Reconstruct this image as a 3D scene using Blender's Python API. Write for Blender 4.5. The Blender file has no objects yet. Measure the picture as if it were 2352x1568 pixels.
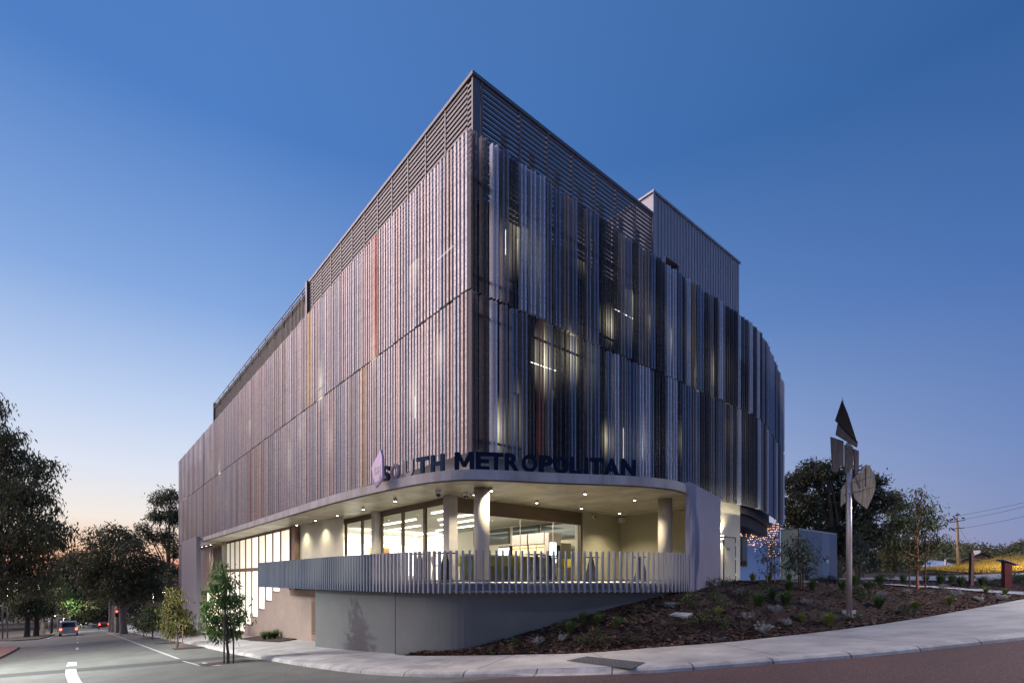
import bpy, bmesh, math, random
import numpy as np
from mathutils import Vector, Matrix
random.seed(7); RNG = np.random.default_rng(7)
S = bpy.context.scene; COL = S.collection
# ------------------------------------------------------------------ camera
# world: eye at z = 0, X along the right-hand facade, Y along the left-hand facade
F, CX, HY = 1180.0, 1176.0, 1328.0          # in the pixels of a 2352 x 1568 picture
TH = math.atan((CX - 177.0) / F)            # heading from +Y towards +X
VX, VY = math.sin(TH), math.cos(TH); RX, RY = VY, -VX
cam = bpy.data.cameras.new("camera"); co = bpy.data.objects.new("camera", cam); COL.objects.link(co)
co.location = (0, 0, 0); co.rotation_euler = (math.pi / 2, 0, -TH)
cam.sensor_width = 36; cam.lens = F / 2352 * 36
cam.shift_x = 0.0; cam.shift_y = (HY - 784.0) / 2352; cam.clip_end = 3000; cam.clip_start = 0.1
S.camera = co
# ------------------------------------------------------------------ sky, sun, exposure
w = bpy.data.worlds.new("World"); S.world = w; w.use_nodes = True
nt = w.node_tree; N = nt.nodes; L = nt.links
for n in list(N): N.remove(n)
SUN_AZ = Vector((-0.62, 0.78, 0)).normalized()
def nd(t, **kw):
    n = N.new(t)
    for k, v in kw.items(): setattr(n, k, v)
    return n
def lin(c): return tuple(((x / 255) / 12.92 if x / 255 <= .04045 else ((x / 255 + .055) / 1.055) ** 2.4) for x in c)
def ramp(stops):
    r = nd("ShaderNodeValToRGB"); e = r.color_ramp.elements
    while len(e) < len(stops): e.new(.5)
    for i, (p, c) in enumerate(stops):
        e[i].position = p; e[i].color = (*lin(c), 1)
    return r
tc = nd("ShaderNodeTexCoord"); nrm = nd("ShaderNodeVectorMath", operation="NORMALIZE"); L.new(tc.outputs["Generated"], nrm.inputs[0])
sp = nd("ShaderNodeSeparateXYZ"); L.new(nrm.outputs[0], sp.inputs[0])
flat = nd("ShaderNodeVectorMath", operation="MULTIPLY"); flat.inputs[1].default_value = (1, 1, 0); L.new(nrm.outputs[0], flat.inputs[0])
fn = nd("ShaderNodeVectorMath", operation="NORMALIZE"); L.new(flat.outputs[0], fn.inputs[0])
dt = nd("ShaderNodeVectorMath", operation="DOT_PRODUCT"); dt.inputs[1].default_value = SUN_AZ; L.new(fn.outputs[0], dt.inputs[0])
mr = nd("ShaderNodeMapRange"); mr.inputs[1].default_value = -.65; mr.inputs[2].default_value = .65; L.new(dt.outputs["Value"], mr.inputs[0])
warm = ramp([(0, (222, 128, 122)), (.022, (242, 168, 142)), (.05, (250, 210, 182)), (.095, (243, 234, 226)), (.17, (222, 228, 243)), (.27, (190, 209, 240)), (.42, (132, 168, 223)), (.62, (78, 126, 196)), (.85, (80, 122, 184)), (1, (104, 142, 200))])
cool = ramp([(0, (128, 136, 178)), (.06, (118, 137, 186)), (.2, (97, 127, 186)), (.4, (68, 108, 174)), (.62, (47, 93, 153)), (.85, (62, 104, 164)), (1, (104, 142, 200))])
L.new(sp.outputs["Z"], warm.inputs[0]); L.new(sp.outputs["Z"], cool.inputs[0])
mx = nd("ShaderNodeMixRGB"); L.new(mr.outputs[0], mx.inputs[0]); L.new(cool.outputs[0], mx.inputs[1]); L.new(warm.outputs[0], mx.inputs[2])
# the pale band of twilight opposite the sunset, low in the sky
m2 = nd("ShaderNodeMapRange", interpolation_type="SMOOTHSTEP"); m2.inputs[1].default_value = -.62; m2.inputs[2].default_value = -.95; L.new(dt.outputs["Value"], m2.inputs[0])
m3 = nd("ShaderNodeMapRange", interpolation_type="SMOOTHSTEP"); m3.inputs[1].default_value = .7; m3.inputs[2].default_value = .1; L.new(sp.outputs["Z"], m3.inputs[0])
mm = nd("ShaderNodeMath", operation="MULTIPLY"); L.new(m2.outputs[0], mm.inputs[0]); L.new(m3.outputs[0], mm.inputs[1])
belt = nd("ShaderNodeMixRGB"); L.new(mm.outputs[0], belt.inputs[0]); L.new(mx.outputs[0], belt.inputs[1]); belt.inputs[2].default_value = (.25, .31, .53, 1)
bg = nd("ShaderNodeBackground"); L.new(belt.outputs[0], bg.inputs[0]); bg.inputs[1].default_value = 1.0
sky = nd("ShaderNodeTexSky", sky_type="NISHITA", sun_disc=False); sky.sun_elevation = math.radians(1.5); sky.sun_rotation = math.atan2(SUN_AZ.x, SUN_AZ.y)
bg2 = nd("ShaderNodeBackground"); L.new(sky.outputs[0], bg2.inputs[0]); bg2.inputs[1].default_value = .008
ad = nd("ShaderNodeAddShader"); L.new(bg.outputs[0], ad.inputs[0]); L.new(bg2.outputs[0], ad.inputs[1])
ow = nd("ShaderNodeOutputWorld"); L.new(ad.outputs[0], ow.inputs[0])
sl = bpy.data.lights.new("sun", "SUN"); sl.energy = 2.8; sl.angle = math.radians(40); sl.color = (1, .75, .64)
so = bpy.data.objects.new("sun", sl); COL.objects.link(so)
so.rotation_euler = (-(SUN_AZ + Vector((0, 0, math.tan(math.radians(30)))))).to_track_quat("-Z", "Y").to_euler()
S.view_settings.view_transform = "Standard"; S.view_settings.look = "None"; S.view_settings.exposure = 0.0; S.view_settings.gamma = 1.0
S.render.engine = "CYCLES"; cy = S.cycles
cy.max_bounces = 6; cy.diffuse_bounces = 3; cy.glossy_bounces = 3; cy.transmission_bounces = 4; cy.transparent_max_bounces = 20
cy.sample_clamp_indirect = 4; cy.caustics_reflective = False; cy.caustics_refractive = False; cy.use_denoising = True
# ------------------------------------------------------------------ picture pixel -> place
def ab(x):
    u = (x - CX) / F; return VX + u * RX, VY + u * RY
def P(x, y, d): a, b = ab(x); return Vector((a * d, b * d, (HY - y) * d / F))
def onX(x, y, X0): return P(x, y, X0 / ab(x)[0])
def onY(x, y, Y0): return P(x, y, Y0 / ab(x)[1])
def onZ(x, y, z): return P(x, y, z * F / (HY - y))
def H(x, y):                                  # the street's plane: falls 6 % down the left street, climbs 3.5 % along the right one
    return -2.0 - .063 * max(-60, min(260, y)) + .035 * max(-80, min(140, x))
def gp(x, y, off=0.0):
    a, b = ab(x); k = (y - HY) / F; d = (2.0 - off) / (k - .063 * b + .035 * a); return Vector((a * d, b * d, -k * d))
# ------------------------------------------------------------------ helpers
ORG = {}
def tag(o, label=None, cat=None, group=None, kind=None):
    if label: o["label"] = label
    if cat: o["category"] = cat
    if group: o["group"] = group
    if kind: o["kind"] = kind
    return o
def thing(name, label, cat, loc, group=None):
    o = bpy.data.objects.new(name, None); COL.objects.link(o); o.location = loc; o.empty_display_size = .2
    ORG[o.name] = Vector(loc); return tag(o, label, cat, group)
class MB:
    def __init__(s): s.v = []; s.f = []; s.m = []; s.uv = {}; s.cur = 0
    def face(s, idx, uv=None):
        if uv: s.uv[len(s.f)] = uv
        s.f.append(tuple(idx)); s.m.append(s.cur); return s
    def add(s, pts, faces, uvs=None):
        b = len(s.v); s.v += [tuple(p) for p in pts]
        for i, f in enumerate(faces): s.face([b + k for k in f], uvs[i] if uvs else None)
        return s
    def quad(s, a, b, c, d, uv=None): return s.add([a, b, c, d], [(0, 1, 2, 3)], [uv] if uv else None)
    def box(s, x0, x1, y0, y1, z0, z1):
        return s.add([(x0, y0, z0), (x1, y0, z0), (x1, y1, z0), (x0, y1, z0), (x0, y0, z1), (x1, y0, z1), (x1, y1, z1), (x0, y1, z1)],
                     [(0, 3, 2, 1), (4, 5, 6, 7), (0, 1, 5, 4), (1, 2, 6, 5), (2, 3, 7, 6), (3, 0, 4, 7)])
    def obox(s, c, ax, ay, az):               # centre and three half-axis vectors
        c, ax, ay, az = map(Vector, (c, ax, ay, az)); p = []
        for k in (-1, 1):
            for i, j in ((-1, -1), (1, -1), (1, 1), (-1, 1)): p.append(c + ax * i + ay * j + az * k)
        return s.add(p, [(0, 3, 2, 1), (4, 5, 6, 7), (0, 1, 5, 4), (1, 2, 6, 5), (2, 3, 7, 6), (3, 0, 4, 7)])
    def bar(s, p, q, wd, hg, up=(0, 0, 1)):
        p, q = Vector(p), Vector(q); t = (q - p); ln = t.length; t.normalize(); up = Vector(up)
        sd = t.cross(up)
        if sd.length < 1e-4: sd = t.cross(Vector((0, 1, 0)))
        sd.normalize(); u2 = sd.cross(t)
        return s.obox((p + q) / 2, t * ln / 2, sd * wd / 2, u2 * hg / 2)
    def prism(s, pts, z0, z1, cap=True):
        n = len(pts); zz0 = z0 if hasattr(z0, "__len__") else [z0] * n; zz1 = z1 if hasattr(z1, "__len__") else [z1] * n
        p = [(a[0], a[1], zz0[i]) for i, a in enumerate(pts)] + [(a[0], a[1], zz1[i]) for i, a in enumerate(pts)]
        fs = [(i, (i + 1) % n, n + (i + 1) % n, n + i) for i in range(n)]
        if cap: fs += [tuple(range(n - 1, -1, -1)), tuple(range(n, 2 * n))]
        return s.add(p, fs)
    def tube(s, pts, rs, n=8, cap=True):
        pts = [Vector(p) for p in pts]; rings = []; b = len(s.v)
        for i, p in enumerate(pts):
            t = (pts[min(i + 1, len(pts) - 1)] - pts[max(i - 1, 0)]).normalized()
            e = t.cross(Vector((0, 0, 1)) if abs(t.z) < .9 else Vector((1, 0, 0))).normalized(); g = t.cross(e)
            r = rs[i] if hasattr(rs, "__len__") else rs
            for k in range(n):
                a = 2 * math.pi * k / n; s.v.append(tuple(p + e * math.cos(a) * r + g * math.sin(a) * r))
        for i in range(len(pts) - 1):
            for k in range(n): s.face((b + i * n + k, b + i * n + (k + 1) % n, b + (i + 1) * n + (k + 1) % n, b + (i + 1) * n + k))
        if cap:
            s.face([b + k for k in range(n - 1, -1, -1)]); e = b + (len(pts) - 1) * n; s.face([e + k for k in range(n)])
        return s
    def lathe(s, c, prof, n=16):              # prof: (radius, z) upwards
        return s.tube([(c[0], c[1], c[2] + z) for r, z in prof], [max(r, .0005) for r, z in prof], n)
    def build(s, name, mats, parent=None, smooth=False, bevel=0, origin=None):
        if not isinstance(mats, (list, tuple)): mats = [mats]
        v = np.array(s.v, dtype=float)
        if parent is not None: o0 = ORG[parent.name]
        elif origin is not None: o0 = Vector(origin)
        else: o0 = Vector(((v[:, 0].min() + v[:, 0].max()) / 2, (v[:, 1].min() + v[:, 1].max()) / 2, v[:, 2].min()))
        me = bpy.data.meshes.new(name); me.from_pydata((v - np.array(o0)).tolist(), [], s.f)
        for m in mats: me.materials.append(m)
        me.polygons.foreach_set("material_index", s.m)
        if s.uv:
            ul = me.uv_layers.new(name="UVMap")
            for i, uv in s.uv.items():
                pl = me.polygons[i]
                for k, li in enumerate(pl.loop_indices): ul.data[li].uv = uv[k]
        if smooth: me.polygons.foreach_set("use_smooth", [True] * len(me.polygons))
        me.validate(); me.update()
        o = bpy.data.objects.new(name, me); COL.objects.link(o); ORG[o.name] = o0.copy()
        if parent is not None: o.parent = parent
        else: o.location = o0
        if bevel:
            bm = o.modifiers.new("bevel", "BEVEL"); bm.width = bevel; bm.segments = 2; bm.limit_method = "ANGLE"
        return o
def copy_tree(o, parent=None):
    c = o.copy(); COL.objects.link(c); c.parent = parent
    for ch in list(o.children): copy_tree(ch, c)
    return c
def crom(pts, n=8):                           # Catmull-Rom through points
    pts = [Vector(p) for p in pts]; out = []
    for i in range(len(pts) - 1):
        a = pts[max(i - 1, 0)]; b = pts[i]; c = pts[i + 1]; d = pts[min(i + 2, len(pts) - 1)]
        for k in range(n):
            t = k / n; out.append(.5 * ((2 * b) + (c - a) * t + (2 * a - 5 * b + 4 * c - d) * t * t + (3 * b - a - 3 * c + d) * t ** 3))
    out.append(pts[-1]); return out
def resamp(pts, step):
    pts = [Vector(p) for p in pts]; out = [pts[0]]; acc = 0; tot = sum((pts[i + 1] - pts[i]).length for i in range(len(pts) - 1)); n = max(1, round(tot / step)); st = tot / n
    i = 0; pos = 0; cum = [0]
    for k in range(len(pts) - 1): cum.append(cum[-1] + (pts[k + 1] - pts[k]).length)
    for k in range(1, n):
        s = k * st
        while cum[i + 1] < s: i += 1
        out.append(pts[i].lerp(pts[i + 1], (s - cum[i]) / max(1e-9, cum[i + 1] - cum[i])))
    out.append(pts[-1]); return out
def offs(pts, d):                             # offset a plan polyline to its left
    out = []
    for i, p in enumerate(pts):
        t = (pts[min(i + 1, len(pts) - 1)] - pts[max(i - 1, 0)]); t.z = 0; t.normalize(); out.append(Vector((p.x - t.y * d, p.y + t.x * d, p.z)))
    return out
def lamp(name, kind, loc, energy, color, size=.1, aim=None, spot=None, blend=.6, sy=None):
    l = bpy.data.lights.new(name, kind); l.energy = energy; l.color = color
    if kind == "AREA":
        l.size = size
        if sy: l.shape = "RECTANGLE"; l.size_y = sy
    else: l.shadow_soft_size = size
    if kind == "SPOT": l.spot_size = math.radians(spot or 100); l.spot_blend = blend
    o = bpy.data.objects.new(name, l); COL.objects.link(o); o.location = loc
    if aim is not None: o.rotation_euler = (Vector(aim) - Vector(loc)).to_track_quat("-Z", "Y").to_euler()
    return o
# ------------------------------------------------------------------ materials
def mat(name, col, rough=.6, metal=0, var=0.0, scale=4.0, bump=0.0, bscale=None, emit=None, es=0, col2=None, spec=None, stretch=None, thr=None):
    m = bpy.data.materials.new(name); m.use_nodes = True; t = m.node_tree; b = t.nodes["Principled BSDF"]
    b.inputs["Base Color"].default_value = (*col, 1); b.inputs["Roughness"].default_value = rough; b.inputs["Metallic"].default_value = metal
    if spec is not None: b.inputs["Specular IOR Level"].default_value = spec
    g = None
    def tex(sc, det=6):
        tc = t.nodes.new("ShaderNodeTexCoord"); mp = t.nodes.new("ShaderNodeMapping"); n = t.nodes.new("ShaderNodeTexNoise")
        n.inputs["Scale"].default_value = sc; n.inputs["Detail"].default_value = det; n.inputs["Roughness"].default_value = .62
        if stretch: mp.inputs["Scale"].default_value = stretch
        t.links.new(tc.outputs["Object"], mp.inputs[0]); t.links.new(mp.outputs[0], n.inputs["Vector"]); return n
    if var or col2:
        n = tex(scale); r = t.nodes.new("ShaderNodeValToRGB"); lo, hi = thr or (.3, .7)
        r.color_ramp.elements[0].position = lo; r.color_ramp.elements[1].position = hi
        c2 = col2 or tuple(min(1, c * (1 + var)) for c in col); c1 = col if col2 else tuple(c * (1 - var) for c in col)
        r.color_ramp.elements[0].color = (*c1, 1); r.color_ramp.elements[1].color = (*c2, 1)
        t.links.new(n.outputs["Fac"], r.inputs[0]); t.links.new(r.outputs[0], b.inputs["Base Color"])
    if bump:
        n = tex(bscale or scale * 6); bp = t.nodes.new("ShaderNodeBump"); bp.inputs["Strength"].default_value = bump; bp.inputs["Distance"].default_value = .02
        t.links.new(n.outputs["Fac"], bp.inputs["Height"]); t.links.new(bp.outputs[0], b.inputs["Normal"])
    if emit: b.inputs["Emission Color"].default_value = (*emit, 1); b.inputs["Emission Strength"].default_value = es
    return m
def foliage(name, c1, c2, trans=.25):
    m = mat(name, c1, .55, 0, col2=c2, scale=1.3, thr=(.35, .65)); t = m.node_tree; b = t.nodes["Principled BSDF"]; out = t.nodes["Material Output"]
    tr = t.nodes.new("ShaderNodeBsdfTranslucent"); mxs = t.nodes.new("ShaderNodeMixShader"); mxs.inputs[0].default_value = trans
    src = b.inputs["Base Color"].links[0].from_socket; t.links.new(src, tr.inputs[0]); t.links.new(b.outputs[0], mxs.inputs[1]); t.links.new(tr.outputs[0], mxs.inputs[2]); t.links.new(mxs.outputs[0], out.inputs[0])
    return m
def screen(name, col, metal=.6, rough=.46, op_front=.95, op_hole=.64, op_side=.74):
    """perforated folded metal: hole pattern laid out in metres on the sheet (u across the fold, v up)"""
    m = mat(name, col, rough, metal); t = m.node_tree; b = t.nodes["Principled BSDF"]; out = t.nodes["Material Output"]
    def mth(op, a, c=None):
        n = t.nodes.new("ShaderNodeMath"); n.operation = op
        for i, q in enumerate((a, c)):
            if q is None: continue
            if isinstance(q, (int, float)): n.inputs[i].default_value = q
            else: t.links.new(q, n.inputs[i])
        return n.outputs[0]
    uv = t.nodes.new("ShaderNodeUVMap"); sx = t.nodes.new("ShaderNodeSeparateXYZ"); t.links.new(uv.outputs[0], sx.inputs[0])
    cu = mth("FLOOR", mth("DIVIDE", sx.outputs[0], .036)); cv = mth("FLOOR", mth("DIVIDE", sx.outputs[1], .048))
    cb = t.nodes.new("ShaderNodeCombineXYZ"); t.links.new(cu, cb.inputs[0]); t.links.new(cv, cb.inputs[1])
    wn = t.nodes.new("ShaderNodeTexWhiteNoise"); wn.noise_dimensions = "2D"; t.links.new(cb.outputs[0], wn.inputs["Vector"])
    hole = mth("GREATER_THAN", wn.outputs["Value"], .52)
    uloc = mth("MODULO", sx.outputs[0], 1.0)
    front = mth("MULTIPLY", mth("GREATER_THAN", uloc, .206), mth("LESS_THAN", uloc, .346))
    of = mth("SUBTRACT", op_front, mth("MULTIPLY", hole, op_front - op_hole))
    op = mth("ADD", mth("MULTIPLY", front, of), mth("MULTIPLY", mth("SUBTRACT", 1.0, front), op_side))
    tr = t.nodes.new("ShaderNodeBsdfTransparent"); mxs = t.nodes.new("ShaderNodeMixShader")
    tl = t.nodes.new("ShaderNodeBsdfTranslucent"); tl.inputs[0].default_value = (.75, .75, .78, 1); mt_ = t.nodes.new("ShaderNodeMixShader"); mt_.inputs[0].default_value = .14; t.links.new(b.outputs[0], mt_.inputs[1]); t.links.new(tl.outputs[0], mt_.inputs[2])   # light scattered through the fine holes
    t.links.new(op, mxs.inputs[0]); t.links.new(tr.outputs[0], mxs.inputs[1]); t.links.new(mt_.outputs[0], mxs.inputs[2]); t.links.new(mxs.outputs[0], out.inputs[0])
    return m
def glassy(name, tint=(.9, .95, .95), refl=.1):
    m = bpy.data.materials.new(name); m.use_nodes = True; t = m.node_tree; t.nodes.remove(t.nodes["Principled BSDF"]); out = t.nodes["Material Output"]
    fr = t.nodes.new("ShaderNodeFresnel"); fr.inputs[0].default_value = 1.5
    tr = t.nodes.new("ShaderNodeBsdfTransparent"); tr.inputs[0].default_value = (*tint, 1); gl = t.nodes.new("ShaderNodeBsdfGlossy"); gl.inputs["Roughness"].default_value = .02
    mxs = t.nodes.new("ShaderNodeMixShader"); t.links.new(fr.outputs[0], mxs.inputs[0]); t.links.new(tr.outputs[0], mxs.inputs[1]); t.links.new(gl.outputs[0], mxs.inputs[2]); t.links.new(mxs.outputs[0], out.inputs[0])
    return m
def emis(name, col, s): return mat(name, (.8, .8, .8), .5, emit=col, es=s)
M = {}
M["concrete"] = mat("concrete", (.40, .39, .38), .7, var=.22, scale=1.3, bump=.15, bscale=12)
M["fascia"] = mat("fascia_concrete", (.40, .385, .41), .6, var=.24, scale=1.6, bump=.1, bscale=9, stretch=(1, 1, .25))
M["soffit"] = mat("soffit_concrete", (.46, .42, .33), .45, var=.42, scale=.75, stretch=(1, .35, 1))
M["render_grey"] = mat("grey_render", (.115, .125, .132), .85, var=.05, scale=1.2, bump=.2, bscale=60)
M["olive"] = mat("olive_wall", (.33, .32, .235), .8, var=.04, scale=2)
M["brown"] = mat("brown_render", (.26, .20, .175), .85, var=.06, scale=3, bump=.2, bscale=50)
M["cream"] = mat("cream_wall", (.55, .53, .45), .8, var=.04, scale=2, bump=.1, bscale=40)
M["bluewall"] = mat("blue_wall", (.20, .32, .60), .7, var=.08, scale=3, stretch=(8, 8, .2))
M["slate"] = mat("slate_paint", (.175, .215, .285), .5, .1, var=.05, scale=3, stretch=(1, 1, .1))
M["lilac_metal"] = mat("lilac_grey_metal", (.30, .31, .385), .45, .3, var=.04, scale=2)
M["fin"] = mat("fin_cladding", (.34, .33, .42), .5, .2, var=.05, scale=4, stretch=(6, 6, .1))
M["bronze"] = mat("bronze_frame", (.10, .075, .055), .45, .4)
M["brownframe"] = mat("brown_frame", (.22, .14, .11), .5, .2)
M["louvre"] = mat("louvre_metal", (.135, .135, .165), .5, .3)
M["dark"] = mat("dark_wall", (.018, .020, .028), .7)
M["darkmetal"] = mat("dark_metal", (.05, .05, .06), .5, .4)
M["parapet"] = mat("parapet_metal", (.055, .054, .065), .5, .4, var=.1, scale=2, stretch=(9, 9, .1))
M["plant"] = mat("plant_room_metal", (.30, .31, .37), .45, .4, var=.05, scale=1.4, stretch=(4, 4, .1))
M["white"] = mat("white_paint", (.75, .75, .73), .6)
M["ceiling"] = mat("interior_ceiling", (.34, .33, .29), .8)
M["intwall"] = mat("interior_wall", (.72, .68, .58), .8)
M["intfloor"] = mat("interior_floor", (.25, .23, .2), .35, var=.1, scale=2)
M["glass"] = glassy("clear_glass")
M["darkglass"] = mat("dark_window_glass", (.012, .015, .02), .05)
M["steel"] = mat("brushed_steel", (.62, .54, .52), .36, .6, var=.06, scale=3, stretch=(1, 1, 12))
M["timber"] = mat("weathered_timber", (.055, .046, .050), .75, col2=(.15, .13, .14), scale=3.2, stretch=(9, 9, .6), thr=(.3, .75), bump=.3, spec=.12)
M["timber_dark"] = mat("dark_timber", (.018, .013, .012), .7, col2=(.05, .038, .034), scale=3, stretch=(9, 9, .6), bump=.3, spec=.08)
M["timber_pale"] = mat("lit_timber", (.27, .24, .215), .8, col2=(.13, .10, .065), scale=3.5, stretch=(6, 6, .5), thr=(.4, .65), bump=.3)  # paler timber: lamp light on the leaf boards put into the colour
M["navy"] = mat("navy_letter", (.008, .016, .045), .75, spec=.08)
M["teal_navy"] = mat("teal_navy_letter", (.018, .05, .10), .75, spec=.08)
M["slateletter"] = mat("grey_letter", (.16, .17, .22), .35)
M["mauveletter"] = mat("mauve_letter", (.34, .28, .34), .35)
M["lilac"] = mat("lilac_sign", (.52, .36, .66), .4, col2=(.62, .47, .74), scale=1.0)
M["purple"] = mat("purple_sign", (.20, .09, .30), .4)
M["asphalt"] = mat("asphalt", (.115, .12, .112), .82, var=.22, scale=.8, bump=.5, bscale=55)
M["redasphalt"] = mat("red_asphalt", (.10, .055, .052), .85, var=.25, scale=30, bump=.5, bscale=60)
M["patch"] = mat("dark_asphalt", (.035, .036, .04), .85, bump=.4, bscale=60)
M["line"] = mat("road_paint", (.42, .42, .41), .6, var=.25, scale=6)
M["dirt"] = mat("ground_dirt", (.06, .05, .035), .9, var=.4, scale=.6)
M["mulch"] = mat("mulch", (.015, .008, .006), .95, col2=(.085, .042, .03), scale=11, thr=(.42, .72), bump=1.0, bscale=26)
M["chip"] = mat("bark_chip", (.10, .042, .028), .85, col2=(.40, .22, .14), scale=5, thr=(.45, .75))
M["chip_dark"] = mat("dark_bark_chip", (.022, .012, .010), .9)
M["yellowgrass"] = mat("dry_grass", (.42, .27, .03), .95, col2=(.16, .15, .03), scale=.35, thr=(.35, .7), bump=1, bscale=5)
M["bark"] = mat("bark", (.10, .075, .06), .9, var=.35, scale=3, stretch=(3, 3, .5), bump=.5)
M["palebark"] = mat("pale_bark", (.26, .20, .17), .85, var=.3, scale=2.2, stretch=(3, 3, .5), bump=.3)
M["redstake"] = mat("red_brown_stake", (.12, .045, .03), .8, var=.2, scale=5)
M["tanstake"] = mat("tan_stake", (.30, .17, .10), .8, var=.2, scale=5)
M["redsteel"] = mat("dark_red_steel", (.085, .014, .014), .55, var=.15, scale=2)
M["leaf_dark"] = foliage("dark_leaf", (.07, .082, .040), (.17, .165, .075))
M["leaf_deep"] = foliage("deep_green_leaf", (.028, .036, .02), (.075, .08, .036))  # the pine's own darker leaf colour
M["leaf_mid"] = foliage("mid_leaf", (.04, .06, .022), (.085, .10, .035))
M["leaf_green"] = foliage("fresh_leaf", (.055, .115, .034), (.13, .21, .06), .4)
M["leaf_olive"] = foliage("olive_leaf", (.08, .085, .02), (.16, .14, .035), .3)
M["leaf_grey"] = foliage("grey_green_leaf", (.06, .085, .06), (.13, .16, .12))
M["leaf_tussock"] = foliage("tussock_leaf", (.04, .085, .02), (.10, .15, .045))
M["leaf_lime"] = foliage("lime_leaf", (.12, .17, .03), (.25, .28, .07))
M["leaf_silver"] = foliage("silver_leaf", (.28, .29, .28), (.46, .46, .45), .1)
def weather(m, speck=0, sp_scale=90, stain=0, st_scale=.35, stretch=(1, 1, 1)):
    """fine aggregate speckle and large stains multiplied into the base colour"""
    t = m.node_tree; bs = t.nodes["Principled BSDF"]; inp = bs.inputs["Base Color"]
    src = inp.links[0].from_socket if inp.is_linked else None; tcn = t.nodes.new("ShaderNodeTexCoord")
    for amt, sc, det, st in ((speck, sp_scale, 2, (1, 1, 1)), (stain, st_scale, 8, stretch)):
        if not amt: continue
        mp = t.nodes.new("ShaderNodeMapping"); mp.inputs["Scale"].default_value = st; n = t.nodes.new("ShaderNodeTexNoise"); n.inputs["Scale"].default_value = sc; n.inputs["Detail"].default_value = det; n.inputs["Roughness"].default_value = .7
        r = t.nodes.new("ShaderNodeMapRange"); r.inputs[1].default_value = .35; r.inputs[2].default_value = .65; r.inputs[3].default_value = 1 - amt; r.inputs[4].default_value = 1 + amt * .6
        v = t.nodes.new("ShaderNodeVectorMath"); v.operation = "SCALE"; t.links.new(tcn.outputs["Object"], mp.inputs[0]); t.links.new(mp.outputs[0], n.inputs[0]); t.links.new(n.outputs["Fac"], r.inputs[0]); t.links.new(r.outputs[0], v.inputs["Scale"])
        if src is None: v.inputs[0].default_value = inp.default_value[:3]
        else: t.links.new(src, v.inputs[0])
        src = v.outputs[0]
    t.links.new(src, inp)
weather(M["asphalt"], .35, 45, .28, .22, (1, .3, 1)); weather(M["redasphalt"], .6, 28, .25, .3, (.3, 1, 1)); weather(M["patch"], .3, 45, .2, .6); weather(M["render_grey"], .05, 50, .07, .5); weather(M["fascia"], 0, 1, .22, 1.1, (1, 1, .3)); weather(M["soffit"], .05, 30, .25, 1.6, (.5, 1, 1)); weather(M["fin"], 0, 1, .08, .5); weather(M["cream"], .04, 60, .1, .7); weather(M["brown"], .05, 60, .12, .6)
WARM = (1, .86, .62)
# ------------------------------------------------------------------ the college building
ZF, ZS0, ZS1 = -.13, 3.05, 3.36               # deck floor, slab underside, slab top
ZB, ZJ, ZT = 3.98, 9.13, 14.19                 # screen: bottom, joint, top
FX, FY = 9.46, 13.31                            # screen planes
B = thing("college_building", "three storey building wrapped in folded perforated metal screens with a lit corner terrace", "building", (14, 18, ZF))
# slab edge in plan, from the far left round the blunt corner to the fin wall
EDGE = crom([(7.84, 48.8, 0), (7.84, 40, 0), (7.84, 30, 0), (7.84, 22, 0), (7.9, 19.6, 0), (8.02, 17.6, 0), (8.2, 15.8, 0), (8.5, 14.2, 0), (9.1, 13.05, 0), (10.1, 12.35, 0), (11.3, 11.75, 0), (12.6, 11.02, 0), (13.8, 10.36, 0), (14.9, 9.96, 0), (15.8, 9.85, 0), (16.74, 10.0, 0)], 6)
m = MB(); inner = [Vector((20.5, 10.9, 0)), Vector((20.5, 16, 0)), Vector((12, 18, 0)), Vector((12, 60, 0)), Vector((9.0, 60, 0)), Vector((9.0, 48.8, 0))]
# fascia ring and underside kept apart so that each has its own concrete
for i in range(len(EDGE) - 1):
    a, b = EDGE[i], EDGE[i + 1]
    m.quad((a.x, a.y, ZS0), (b.x, b.y, ZS0), (b.x, b.y, ZS1), (a.x, a.y, ZS1))
    ia, ib = offs(EDGE, .9)[i], offs(EDGE, .9)[i + 1]
    m.quad((a.x, a.y, ZS1), (b.x, b.y, ZS1), (ib.x, ib.y, ZS1), (ia.x, ia.y, ZS1))
slab = m.build("canopy_slab", M["fascia"], B, smooth=False)
e2 = offs(EDGE, .12); m = MB(); m.prism([(p.x, p.y) for p in e2 + inner], ZS0 - .03, ZS0 + .28); m.build("soffit", M["soffit"], slab)
m = MB()
for i in range(len(EDGE) - 1):                # drip line under the fascia
    a, b = offs(EDGE, .05)[i], offs(EDGE, .05)[i + 1]; m.quad((a.x, a.y, ZS0 - .02), (b.x, b.y, ZS0 - .02), (b.x, b.y, ZS0), (a.x, a.y, ZS0)); c, d = e2[i], e2[i + 1]; m.quad((a.x, a.y, ZS0 - .02), (c.x, c.y, ZS0 - .02), (d.x, d.y, ZS0 - .02), (b.x, b.y, ZS0 - .02))
m.build("drip_edge", M["bronze"], slab)
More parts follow.
